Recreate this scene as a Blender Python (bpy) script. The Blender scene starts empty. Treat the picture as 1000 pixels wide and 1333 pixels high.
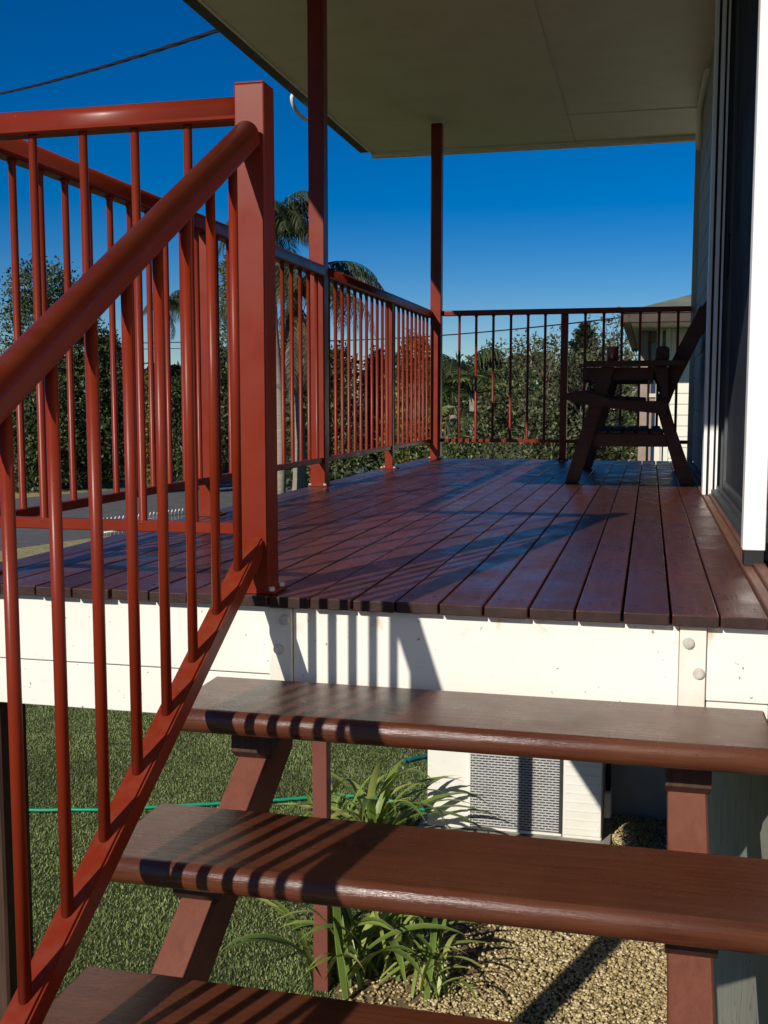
import bpy, bmesh, math, random
import numpy as np
from mathutils import Vector, Matrix

R = math.radians
scene = bpy.context.scene
COL = scene.collection
G = -2.61                       # ground level; deck top is z = 0

# ------------------------------------------------------------------ camera
cam_d = bpy.data.cameras.new("camera")
cam = bpy.data.objects.new("camera", cam_d)
COL.objects.link(cam)
cam.location = (-0.1427, -2.2157, 0.4162)
cam.rotation_euler = (math.pi / 2 - 0.1007, 0.0, 0.2374)
cam_d.sensor_fit = 'VERTICAL'
cam_d.sensor_height = 24.0
cam_d.lens = 1423.7 / 1333 * 24.0
cam_d.clip_start = 0.02
cam_d.clip_end = 2000
scene.camera = cam

# ------------------------------------------------------------------ sky, sun, exposure
SUN = Vector((0.38, 1.0, -0.567)).normalized()      # travel direction of the light
elev = math.asin(-SUN.z)
rot = math.atan2(-SUN.x, -SUN.y)
world = bpy.data.worlds.new("World")
scene.world = world
world.use_nodes = True
wn = world.node_tree
wn.nodes.clear()
sky = wn.nodes.new("ShaderNodeTexSky")
sky.sky_type = 'NISHITA'
sky.sun_disc = False
sky.sun_elevation = elev
sky.sun_rotation = rot
sky.altitude = 850
sky.air_density = 1.0
sky.dust_density = 0.0
sky.ozone_density = 5.0
bg = wn.nodes.new("ShaderNodeBackground")
bg.inputs["Strength"].default_value = 0.075
wo = wn.nodes.new("ShaderNodeOutputWorld")
hsv = wn.nodes.new("ShaderNodeHueSaturation")
hsv.inputs["Saturation"].default_value = 1.46
hsv.inputs["Hue"].default_value = 0.511
hsv.inputs["Value"].default_value = 0.97
wn.links.new(sky.outputs[0], hsv.inputs["Color"])
wn.links.new(hsv.outputs[0], bg.inputs[0])
wn.links.new(bg.outputs[0], wo.inputs[0])

sun_d = bpy.data.lights.new("sun", 'SUN')
sun_d.energy = 5.0
sun_d.angle = R(0.5)
sun_d.color = (1.0, 0.93, 0.82)
sun = bpy.data.objects.new("sun", sun_d)
COL.objects.link(sun)
sun.rotation_euler = SUN.to_track_quat('-Z', 'Y').to_euler()

vs = scene.view_settings
scene.display_settings.display_device = 'sRGB'
vs.view_transform = 'Standard'
vs.look = 'None'
vs.exposure = -0.06
vs.gamma = 1.0
vs.use_curve_mapping = False

# ------------------------------------------------------------------ materials
class NT:
    def __init__(self, name):
        self.m = bpy.data.materials.new(name)
        self.m.use_nodes = True
        self.t = self.m.node_tree
        self.t.nodes.clear()
        self.out = self.n("ShaderNodeOutputMaterial")
        self.b = self.n("ShaderNodeBsdfPrincipled")
        self.l(self.b.outputs[0], self.out.inputs[0])
    def n(self, typ, **kw):
        nd = self.t.nodes.new(typ)
        for k, v in kw.items():
            setattr(nd, k, v)
        return nd
    def l(self, a, b):
        self.t.links.new(a, b)
    def coord(self, kind="Object", scale=(1, 1, 1)):
        tc = self.n("ShaderNodeTexCoord")
        mp = self.n("ShaderNodeMapping")
        mp.inputs["Scale"].default_value = scale
        self.l(tc.outputs[kind], mp.inputs[0])
        return mp.outputs[0]
    def geo(self, scale=(1, 1, 1)):
        g = self.n("ShaderNodeNewGeometry")
        mp = self.n("ShaderNodeMapping")
        mp.inputs["Scale"].default_value = scale
        self.l(g.outputs["Position"], mp.inputs[0])
        return mp.outputs[0]
    def noise(self, vec, scale, detail=4, rough=0.55, dist=0.0):
        nd = self.n("ShaderNodeTexNoise")
        nd.inputs["Scale"].default_value = scale
        nd.inputs["Detail"].default_value = detail
        nd.inputs["Roughness"].default_value = rough
        nd.inputs["Distortion"].default_value = dist
        self.l(vec, nd.inputs["Vector"])
        return nd.outputs["Fac"]
    def ramp(self, fac, stops):
        nd = self.n("ShaderNodeValToRGB")
        cr = nd.color_ramp
        while len(cr.elements) < len(stops):
            cr.elements.new(0.5)
        for e, (p, c) in zip(cr.elements, stops):
            e.position = p
            e.color = (c[0], c[1], c[2], 1) if not isinstance(c, (int, float)) else (c, c, c, 1)
        self.l(fac, nd.inputs[0])
        return nd.outputs[0]
    def mix(self, fac, a, b, mode='MIX'):
        nd = self.n("ShaderNodeMixRGB", blend_type=mode)
        for i, v in enumerate((fac, a, b)):
            if hasattr(v, "is_linked") or hasattr(v, "links"):
                self.l(v, nd.inputs[i])
            elif isinstance(v, (int, float)):
                nd.inputs[i].default_value = v if i == 0 else (v, v, v, 1)
            else:
                nd.inputs[i].default_value = (v[0], v[1], v[2], 1)
        return nd.outputs[0]
    def math(self, op, a, b=0.0):
        nd = self.n("ShaderNodeMath", operation=op)
        for i, v in enumerate((a, b)):
            if isinstance(v, (int, float)):
                nd.inputs[i].default_value = v
            else:
                self.l(v, nd.inputs[i])
        return nd.outputs[0]
    def bump(self, h, strength=0.3, dist=0.01):
        nd = self.n("ShaderNodeBump")
        nd.inputs["Strength"].default_value = strength
        nd.inputs["Distance"].default_value = dist
        self.l(h, nd.inputs["Height"])
        self.l(nd.outputs[0], self.b.inputs["Normal"])
    def set(self, **kw):
        names = dict(base="Base Color", rough="Roughness", metal="Metallic", spec="Specular IOR Level",
                     coat="Coat Weight", coatr="Coat Roughness", trans="Transmission Weight", ior="IOR")
        for k, v in kw.items():
            s = self.b.inputs[names[k]]
            if isinstance(v, (int, float)):
                s.default_value = v
            elif isinstance(v, tuple):
                s.default_value = (v[0], v[1], v[2], 1)
            else:
                self.l(v, s)
        return self.m
    def rnd(self, island=False):
        if island:
            return self.n("ShaderNodeNewGeometry").outputs["Random Per Island"]
        return self.n("ShaderNodeObjectInfo").outputs["Random"]

def plain(name, base, rough=0.5, spec=0.4, var=0.15, nscale=9.0, bump=0.05, metal=0.0):
    t = NT(name)
    v = t.geo()
    f = t.noise(v, nscale, 5)
    c = t.mix(t.ramp(f, [(0.3, 0.0), (0.7, 1.0)]), tuple(x * (1 - var) for x in base), tuple(min(1, x * (1 + var)) for x in base))
    t.bump(t.noise(v, nscale * 12, 3), bump, 0.004)
    rr = t.ramp(t.noise(v, nscale * 0.7, 4), [(0.3, rough * 0.85), (0.7, min(1, rough * 1.15))])
    return t.set(base=c, rough=rr, spec=spec, metal=metal)

def red_paint():
    t = NT("red_powdercoat")
    v = t.geo()
    f = t.noise(v, 5, 6)
    c = t.mix(t.ramp(f, [(0.3, 0.0), (0.75, 1.0)]), (0.158, 0.0165, 0.0055), (0.195, 0.0225, 0.0075))
    sp = t.ramp(t.noise(v, 160, 2, 0.5), [(0.74, 0.0), (0.77, 1.0)])          # dust and bird specks
    big = t.ramp(t.noise(v, 7, 3), [(0.5, 0.0), (0.7, 1.0)])
    c = t.mix(t.math('MULTIPLY', t.math('MULTIPLY', sp, big), 0.45), c, (0.42, 0.30, 0.25))
    nz = t.n("ShaderNodeSeparateXYZ"); t.l(t.n("ShaderNodeNewGeometry").outputs["Normal"], nz.inputs[0])
    up = t.n("ShaderNodeMapRange"); up.inputs[1].default_value = 0.55; up.inputs[2].default_value = 0.95
    t.l(nz.outputs[2], up.inputs[0])
    dust = t.math('MULTIPLY', up.outputs[0], t.ramp(t.noise(v, 26, 6, 0.7), [(0.40, 0.0), (0.75, 0.18)]))
    c = t.mix(dust, c, (0.30, 0.17, 0.12))
    chalk = t.ramp(t.noise(t.geo((6, 6, 1.2)), 4, 6, 0.7), [(0.55, 0.0), (0.8, 0.20)])
    c = t.mix(chalk, c, (0.235, 0.042, 0.022))
    scr_ = t.ramp(t.noise(t.geo((60, 60, 9)), 6, 3, 0.6), [(0.735, 0.0), (0.75, 0.55)])
    c = t.mix(scr_, c, (0.055, 0.012, 0.008))
    t.bump(t.noise(v, 420, 2), 0.04, 0.002)
    rr = t.ramp(t.noise(v, 11, 5), [(0.3, 0.28), (0.7, 0.42)])
    return t.set(base=c, rough=rr, spec=0.20)

def wood(name, dark, light, axis, rough=(0.25, 0.45), scale=1.0, bump=0.25, worn=None, objrand=0.35, spec=0.5, coat=0.0):
    t = NT(name)
    st = [26.0 * scale, 26.0 * scale, 26.0 * scale]
    st[axis] = 1.3 * scale
    oi = t.n("ShaderNodeObjectInfo").outputs["Random"]
    g = t.n("ShaderNodeNewGeometry").outputs["Position"]
    off = t.n("ShaderNodeVectorMath", operation='ADD')
    cmb = t.n("ShaderNodeCombineXYZ")
    m13 = t.math('MULTIPLY', oi, 37.0)
    for i in range(3):
        t.l(m13, cmb.inputs[i])
    t.l(g, off.inputs[0]); t.l(cmb.outputs[0], off.inputs[1])
    mp = t.n("ShaderNodeMapping"); mp.inputs["Scale"].default_value = st
    t.l(off.outputs[0], mp.inputs[0])
    v = mp.outputs[0]
    grain = t.noise(v, 3.0, 8, 0.65, 0.6)
    fine = t.noise(v, 14.0, 4, 0.7)
    c = t.mix(t.ramp(grain, [(0.28, 0.0), (0.72, 1.0)]), dark, light)
    c = t.mix(t.math('MULTIPLY', t.ramp(fine, [(0.55, 0.0), (0.75, 1.0)]), 0.45), c, tuple(x * 0.45 for x in dark))
    k = t.ramp(oi, [(0.0, 1 - objrand), (1.0, 1 + objrand)])
    c = t.mix(1.0, c, k, 'MULTIPLY')
    patch = t.noise(off.outputs[0], 2.6, 5, 0.6)
    if worn:
        wf = t.ramp(patch, [(0.48, 0.0), (0.75, 0.75)])
        c = t.mix(wf, c, worn)
    rr = t.ramp(t.noise(off.outputs[0], 6.0, 6, 0.65), [(0.32, rough[0]), (0.72, rough[1])])
    h = t.math('ADD', grain, t.math('MULTIPLY', fine, 0.6))
    t.bump(h, bump, 0.003)
    m = t.set(base=c, rough=rr, spec=spec, coat=coat, coatr=0.2)
    return m

def white_board():
    t = NT("white_fascia_paint")
    v = t.geo()
    f = t.noise(v, 4, 5)
    c = t.mix(t.ramp(f, [(0.3, 0.0), (0.7, 1.0)]), (0.76, 0.74, 0.66), (0.80, 0.785, 0.72))
    # rust weeps under the deck ends: blotches that sit in the top few centimetres
    pos = t.n("ShaderNodeSeparateXYZ"); t.l(t.n("ShaderNodeNewGeometry").outputs["Position"], pos.inputs[0])
    zf = t.ramp(pos.outputs[2], [(0.0, 0.0), (1.0, 1.0)])
    mr = t.n("ShaderNodeMapRange")
    mr.inputs[1].default_value = -0.10; mr.inputs[2].default_value = -0.03
    t.l(pos.outputs[2], mr.inputs[0])
    blot = t.ramp(t.noise(v, 11, 4, 0.6), [(0.60, 0.0), (0.68, 1.0)])
    rust = t.math('MULTIPLY', t.math('MULTIPLY', blot, mr.outputs[0]), 0.55)
    c = t.mix(rust, c, (0.42, 0.21, 0.06))
    sp = t.ramp(t.noise(v, 75, 2), [(0.715, 0.0), (0.745, 0.8)])
    c = t.mix(sp, c, (0.22, 0.14, 0.08))
    scuff = t.ramp(t.noise(t.geo((3, 3, 12)), 5, 6, 0.7), [(0.62, 0.0), (0.8, 0.35)])
    c = t.mix(scuff, c, (0.45, 0.42, 0.36))
    t.bump(t.noise(v, 60, 4), 0.12, 0.003)
    return t.set(base=c, rough=0.5, spec=0.35)

def grime_white(name, base, stain, amount=0.3, rough=0.45):
    t = NT(name)
    v = t.geo()
    f = t.ramp(t.noise(v, 3.5, 7, 0.65), [(0.45, 0.0), (0.8, amount)])
    c = t.mix(f, base, stain)
    t.bump(t.noise(v, 90, 3), 0.06, 0.002)
    return t.set(base=c, rough=rough, spec=0.4)

def leaf_mat(name, c1, c2, c3=None, trans=0.25, rough=0.5):
    t = NT(name)
    r = t.rnd(True)
    stops = [(0.0, c1), (0.7, c2)] + ([(1.0, c3)] if c3 else [(1.0, c2)])
    c = t.ramp(r, stops)
    big = t.ramp(t.noise(t.geo(), 1.3, 3), [(0.3, 0.72), (0.7, 1.25)])
    c = t.mix(1.0, c, big, 'MULTIPLY')
    t.set(base=c, rough=rough, spec=0.35)
    tr = t.n("ShaderNodeBsdfTranslucent")
    t.l(c, tr.inputs[0])
    mx = t.n("ShaderNodeMixShader"); mx.inputs[0].default_value = trans
    t.l(t.b.outputs[0], mx.inputs[1]); t.l(tr.outputs[0], mx.inputs[2])
    t.l(mx.outputs[0], t.out.inputs[0])
    return t.m

def strap_leaf_mat():
    t = NT("strap_leaf")
    oi = t.rnd()
    uv = t.n("ShaderNodeUVMap").outputs[0]
    sp = t.n("ShaderNodeSeparateXYZ"); t.l(uv, sp.inputs[0])
    base = t.ramp(oi, [(0.0, (0.09, 0.155, 0.025)), (0.5, (0.20, 0.29, 0.05)), (0.85, (0.34, 0.40, 0.095)), (1.0, (0.42, 0.41, 0.13))])
    edge = t.ramp(t.math('ABSOLUTE', t.math('SUBTRACT', sp.outputs[0], 0.5)), [(0.36, 0.0), (0.46, 0.6)])
    c = t.mix(edge, base, (0.30, 0.34, 0.12))
    mid = t.ramp(t.math('ABSOLUTE', t.math('SUBTRACT', sp.outputs[0], 0.5)), [(0.0, 0.35), (0.05, 0.0)])
    c = t.mix(mid, c, (0.17, 0.24, 0.08))
    tip = t.ramp(t.math('ADD', sp.outputs[1], t.math('MULTIPLY', t.noise(t.geo(), 18), 0.14)), [(0.98, 0.0), (1.06, 0.8)])
    c = t.mix(tip, c, (0.25, 0.15, 0.06))
    t.set(base=c, rough=0.42, spec=0.35)
    tr = t.n("ShaderNodeBsdfTranslucent"); t.l(c, tr.inputs[0])
    mx = t.n("ShaderNodeMixShader"); mx.inputs[0].default_value = 0.25
    t.l(t.b.outputs[0], mx.inputs[1]); t.l(tr.outputs[0], mx.inputs[2])
    t.l(mx.outputs[0], t.out.inputs[0])
    return t.m

def cracked_wall():
    t = NT("cracked_grey_paint")
    v = t.geo((1, 3.0, 0.35))
    f = t.noise(t.geo(), 3, 6)
    c = t.mix(t.ramp(f, [(0.3, 0.0), (0.7, 1.0)]), (0.30, 0.30, 0.255), (0.37, 0.37, 0.315))
    crack = t.noise(v, 3.2, 3, 0.5, 1.0)
    cr = t.ramp(t.math('ABSOLUTE', t.math('SUBTRACT', crack, 0.5)), [(0.0, 1.0), (0.008, 0.0)])
    c = t.mix(cr, c, (0.05, 0.05, 0.045))
    t.bump(t.math('SUBTRACT', t.noise(t.geo(), 30, 4), t.math('MULTIPLY', cr, 1.5)), 0.35, 0.004)
    return t.set(base=c, rough=0.8, spec=0.2)

M = {}
M['red'] = red_paint()
M['deck'] = wood("stained_deck_timber", (0.060, 0.0195, 0.0125), (0.114, 0.036, 0.0225), 1, (0.20, 0.46), 1.0, 0.22, (0.076, 0.031, 0.022), 0.42, 0.5)
M['endgrain'] = plain("deck_end_grain", (0.030, 0.013, 0.011), 0.6, 0.3, 0.35, 30, 0.3)
M['sill'] = wood("sill_timber", (0.13, 0.055, 0.032), (0.24, 0.105, 0.06), 1, (0.4, 0.6), 1.0, 0.3, (0.20, 0.12, 0.085), 0.2)
M['tread'] = wood("oiled_tread_timber", (0.058, 0.017, 0.0085), (0.125, 0.037, 0.0165), 0, (0.20, 0.40), 1.3, 0.32, (0.118, 0.042, 0.019), 0.12, 0.5)
M['stringer'] = wood("primed_stringer_timber", (0.145, 0.047, 0.029), (0.20, 0.068, 0.042), 1, (0.6, 0.8), 0.8, 0.15, (0.20, 0.085, 0.055), 0.1, 0.3)
M['primer'] = plain('dull_red_primer', (0.155, 0.047, 0.033), 0.6, 0.3, 0.12, 8, 0.1)
M['bench'] = wood("dark_bench_timber", (0.045, 0.017, 0.011), (0.085, 0.031, 0.019), 0, (0.5, 0.7), 1.2, 0.3, None, 0.15, 0.25)
M['stump'] = wood("dark_stump_timber", (0.03, 0.016, 0.011), (0.09, 0.045, 0.028), 2, (0.6, 0.8), 1.0, 0.4, None, 0.1, 0.3)
M['fascia'] = white_board()
M['strap'] = plain("painted_steel_strap", (0.72, 0.69, 0.60), 0.5, 0.4, 0.1, 14, 0.1)
M['galv'] = plain("weathered_bolt", (0.55, 0.52, 0.46), 0.5, 0.4, 0.2, 40, 0.2, 0.2)
M['soffit'] = grime_white("soffit_sheet", (0.86, 0.80, 0.60), (0.66, 0.59, 0.41), 0.5, 0.5)
M['soffit_trim'] = grime_white("soffit_trim", (0.90, 0.87, 0.74), (0.66, 0.62, 0.48), 0.3, 0.5)
M['gutter'] = plain("brown_gutter_metal", (0.055, 0.035, 0.026), 0.45, 0.4, 0.15, 6)
M['roof'] = plain("roof_sheet", (0.30, 0.29, 0.26), 0.5, 0.4, 0.1, 5)
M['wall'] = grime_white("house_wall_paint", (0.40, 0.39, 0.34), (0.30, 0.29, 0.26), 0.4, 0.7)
M['frame_white'] = grime_white("white_door_frame", (0.80, 0.80, 0.78), (0.60, 0.58, 0.54), 0.25, 0.4)
M['frame_grey'] = plain("grey_aluminium", (0.075, 0.08, 0.085), 0.5, 0.4, 0.1, 10, 0.04, 0.3)
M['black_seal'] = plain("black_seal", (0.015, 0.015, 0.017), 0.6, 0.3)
M['lower_wall'] = cracked_wall()
M['dark_panel'] = plain("underhouse_panel", (0.44, 0.40, 0.35), 0.7, 0.3, 0.12, 4, 0.1)
M['concrete'] = plain("concrete_pad", (0.30, 0.28, 0.24), 0.9, 0.2, 0.2, 8, 0.3)
M['ac'] = grime_white("cream_unit_enamel", (0.74, 0.73, 0.66), (0.50, 0.47, 0.38), 0.35, 0.4)
M['ac_dark'] = plain("condenser_fins", (0.035, 0.037, 0.042), 0.45, 0.4, 0.2, 30)
M['ac_grille'] = plain("grille_enamel", (0.46, 0.46, 0.45), 0.45, 0.4, 0.1, 10)
M['hose'] = plain("green_hose_rubber", (0.01, 0.26, 0.13), 0.4, 0.5, 0.1, 20)
M['hose_blue'] = plain("teal_hose_rubber", (0.01, 0.12, 0.16), 0.4, 0.5, 0.1, 20)
M['cable'] = plain("black_cable", (0.012, 0.012, 0.014), 0.6, 0.3)
M['pvc'] = plain("white_conduit", (0.75, 0.74, 0.70), 0.4, 0.4)
M['picket'] = plain("white_picket_paint", (0.72, 0.70, 0.62), 0.6, 0.3)
M['asphalt'] = plain("road_asphalt", (0.115, 0.115, 0.115), 0.9, 0.2, 0.2, 3, 0.3)
M['bark'] = wood("tree_bark", (0.06, 0.045, 0.032), (0.14, 0.11, 0.08), 2, (0.8, 0.95), 0.5, 0.6, None, 0.2, 0.1)
M['palm_bark'] = wood("palm_bark", (0.16, 0.135, 0.10), (0.30, 0.26, 0.21), 0, (0.8, 0.95), 0.3, 0.5, None, 0.2, 0.1)
M['cream_board'] = grime_white("cream_weatherboard", (0.72, 0.70, 0.58), (0.56, 0.53, 0.42), 0.3, 0.55)
M['nb_soffit'] = plain("neighbour_soffit", (0.55, 0.50, 0.40), 0.6, 0.3)
M['nb_roof'] = plain("neighbour_roof_tiles", (0.17, 0.175, 0.13), 0.7, 0.3, 0.2, 4, 0.3)
M['nb_brown'] = plain("neighbour_brown_panel", (0.28, 0.21, 0.18), 0.6, 0.3)
M['strap_leaf'] = strap_leaf_mat()

def glass_dark():
    t = NT("dark_door_glass")
    v = t.geo((1, 1, 0.25))
    f = t.noise(v, 4, 5, 0.6)
    rr = t.ramp(f, [(0.35, 0.06), (0.75, 0.22)])
    return t.set(base=(0.012, 0.015, 0.020), rough=rr, spec=0.5)
M['glass'] = glass_dark()
M['screen'] = plain("insect_screen", (0.022, 0.026, 0.033), 0.75, 0.2, 0.2, 5, 0.1)
M['nb_glass'] = NT("neighbour_glass").set(base=(0.02, 0.035, 0.07), rough=0.1, spec=0.6)

# ------------------------------------------------------------------ object helpers
def parented(o, parent):
    if parent is not None:
        o.parent = parent
        o.matrix_parent_inverse = Matrix.Translation(-Vector(parent['_w']))
    w = Vector(o.location)
    o['_w'] = tuple(w) if parent is None else tuple(w)
    return o

def obj(name, me, mat=None, parent=None, loc=(0, 0, 0)):
    if isinstance(me, bmesh.types.BMesh):
        m = bpy.data.meshes.new(name); me.to_mesh(m); me.free(); me = m
    if mat is not None and not me.materials:
        me.materials.append(mat if not isinstance(mat, str) else M[mat])
    o = bpy.data.objects.new(name, me)
    COL.objects.link(o)
    o.location = loc
    return parented(o, parent)

def tag(o, label=None, cat=None, group=None, kind=None):
    if label: o['label'] = label
    if cat: o['category'] = cat
    if group: o['group'] = group
    if kind: o['kind'] = kind
    return o

def thing(name, label, cat, loc=(0, 0, 0), group=None):
    o = bpy.data.objects.new(name, None)
    o.empty_display_size = 0.1
    COL.objects.link(o)
    o.location = loc
    o['_w'] = tuple(loc)
    return tag(o, label, cat, group)

def box(bm, a, b, bev=0.0, seg=1, rot=None, pivot=None):
    """axis aligned chamfered box from corner a to corner b, optionally rotated by a matrix about pivot"""
    a = Vector(a); b = Vector(b)
    c = (a + b) / 2; s = b - a
    r = bmesh.ops.create_cube(bm, size=1.0)
    vs_ = r['verts']
    for v in vs_:
        v.co = Vector((v.co.x * s.x, v.co.y * s.y, v.co.z * s.z)) + c
    if bev > 0:
        es = list({e for v in vs_ for e in v.link_edges})
        rr = bmesh.ops.bevel(bm, geom=es, offset=bev, segments=seg, affect='EDGES', profile=0.5)
        vs_ = list({v for f in rr['faces'] for v in f.verts} | {v for v in vs_ if v.is_valid})
    if rot is not None:
        p = Vector(pivot) if pivot is not None else c
        for v in vs_:
            v.co = rot @ (v.co - p) + p
    return vs_

def tube(bm, pts, rad, n=12, cap=True, twist=0.0):
    pts = [Vector(p) for p in pts]
    if not hasattr(rad, '__len__'):
        rad = [rad] * len(pts)
    rings = []
    up = None
    for i, p in enumerate(pts):
        d = (pts[min(i + 1, len(pts) - 1)] - pts[max(i - 1, 0)]).normalized()
        if up is None:
            up = Vector((0, 0, 1)) if abs(d.z) < 0.9 else Vector((1, 0, 0))
        x = d.cross(up).normalized(); y = x.cross(d).normalized()
        up = y
        rings.append([bm.verts.new(p + (x * math.cos(2 * math.pi * k / n + twist * i) + y * math.sin(2 * math.pi * k / n + twist * i)) * rad[i]) for k in range(n)])
    for r0, r1 in zip(rings, rings[1:]):
        for k in range(n):
            f = bm.faces.new((r0[k], r0[(k + 1) % n], r1[(k + 1) % n], r1[k])); f.smooth = True
    if cap:
        bm.faces.new(rings[0][::-1]); bm.faces.new(rings[-1])

def prism(bm, poly, axis, a, b, smooth=False):
    """extrude a polygon given in the two other axes along axis from a to b"""
    def P(u, v, w):
        q = [0, 0, 0]; o_ = [i for i in range(3) if i != axis]
        q[o_[0]] = u; q[o_[1]] = v; q[axis] = w
        return Vector(q)
    r0 = [bm.verts.new(P(u, v, a)) for u, v in poly]
    r1 = [bm.verts.new(P(u, v, b)) for u, v in poly]
    n = len(poly)
    fs = []
    for k in range(n):
        f = bm.faces.new((r0[k], r0[(k + 1) % n], r1[(k + 1) % n], r1[k])); f.smooth = smooth
    bm.faces.new(r0[::-1]); bm.faces.new(r1)
    bmesh.ops.recalc_face_normals(bm, faces=bm.faces[:])

def BOX(name, a, b, mat, parent=None, bev=0.002, seg=1):
    bm = bmesh.new(); box(bm, a, b, bev, seg)
    return obj(name, bm, mat, parent)

def TUBE(name, pts, rad, mat, parent=None, n=12):
    bm = bmesh.new(); tube(bm, pts, rad, n)
    return obj(name, bm, mat, parent)

def np_mesh(name, V, F4=None, F3=None, mat=None, parent=None):
    me = bpy.data.meshes.new(name)
    V = np.asarray(V, np.float32)
    nl = 0; loops = []; starts = []; tot = []
    if F4 is not None and len(F4):
        F4 = np.asarray(F4, np.int32)
        loops.append(F4.ravel()); starts.append(nl + 4 * np.arange(len(F4))); nl += F4.size
    if F3 is not None and len(F3):
        F3 = np.asarray(F3, np.int32)
        loops.append(F3.ravel()); starts.append(nl + 3 * np.arange(len(F3))); nl += F3.size
    loops = np.concatenate(loops).astype(np.int32); starts = np.concatenate(starts).astype(np.int32)
    me.vertices.add(len(V)); me.vertices.foreach_set("co", V.ravel())
    me.loops.add(len(loops)); me.loops.foreach_set("vertex_index", loops)
    me.polygons.add(len(starts)); me.polygons.foreach_set("loop_start", starts)
    me.update(calc_edges=True); me.validate()
    return obj(name, me, mat, parent)

# ------------------------------------------------------------------ ground, road, sky side setting
def sheet(name, pts, z, mat, kind='structure'):
    bm = bmesh.new()
    bm.faces.new([bm.verts.new((x, y, z)) for x, y in pts])
    o = obj(name, bm, mat)
    if bm.is_valid: pass
    return tag(o, None, None, None, kind)

def lawn_mat():
    t = NT("lawn_ground")
    v = t.geo()
    f = t.noise(v, 1.2, 6, 0.6)
    g = t.noise(v, 34, 4, 0.7)
    c = t.mix(t.ramp(f, [(0.35, 0.0), (0.65, 1.0)]), (0.075, 0.100, 0.032), (0.115, 0.130, 0.048))
    c = t.mix(t.ramp(g, [(0.42, 0.0), (0.62, 1.0)]), (0.034, 0.044, 0.015), c)
    t.bump(g, 0.8, 0.04)
    return t.set(base=c, rough=0.9, spec=0.15)
M['lawn'] = lawn_mat()
def verge_mat():
    t = NT("dry_verge")
    v = t.geo()
    c = t.ramp(t.noise(v, 9, 6, 0.75), [(0.3, (0.14, 0.13, 0.055)), (0.5, (0.34, 0.30, 0.15)), (0.7, (0.48, 0.42, 0.23))])
    t.bump(t.noise(v, 30, 4), 0.6, 0.05)
    return t.set(base=c, rough=0.95, spec=0.1)
M['verge'] = verge_mat()
def soil_mat():
    t = NT("gravel_bed_soil")
    v = t.geo()
    c = t.ramp(t.noise(v, 22, 6, 0.75), [(0.3, (0.09, 0.065, 0.038)), (0.6, (0.24, 0.18, 0.10)), (0.8, (0.36, 0.28, 0.17))])
    t.bump(t.noise(v, 40, 4), 0.6, 0.02)
    return t.set(base=c, rough=0.95, spec=0.1)
M['soil'] = soil_mat()
def pebble_mat():
    t = NT("river_pebbles")
    c = t.ramp(t.rnd(True), [(0.0, (0.17, 0.115, 0.055)), (0.25, (0.33, 0.25, 0.115)), (0.75, (0.50, 0.405, 0.20)), (1.0, (0.64, 0.56, 0.36))])
    return t.set(base=c, rough=0.6, spec=0.35)
M['pebble'] = pebble_mat()

sheet("ground", [(-700, -500), (700, -500), (700, 900), (-700, 900)], G, 'lawn')
rd = Vector((0.31, 0.95, 0)).normalized(); rn = Vector((-rd.y, rd.x, 0))
def strip(name, d0, d1, z, mat, l0=-80, l1=160):
    p0 = Vector((-12.55, 18.6, 0))
    q = [p0 + rn * d0 + rd * l0, p0 + rn * d1 + rd * l0, p0 + rn * d1 + rd * l1, p0 + rn * d0 + rd * l1]
    return sheet(name, [(v.x, v.y) for v in q], z, mat)
strip("grass_verge", -1.3, 0.0, G + 0.004, 'verge')
strip("road", 0.0, 9.4, G + 0.008, 'asphalt')
strip("far_verge", 9.4, 11.5, G + 0.004, 'verge')
sheet("gravel_bed", [(-1.62, 1.2), (0.1, 1.2), (0.1, 5.75), (-1.70, 5.75)], G + 0.004, 'soil')

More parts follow.
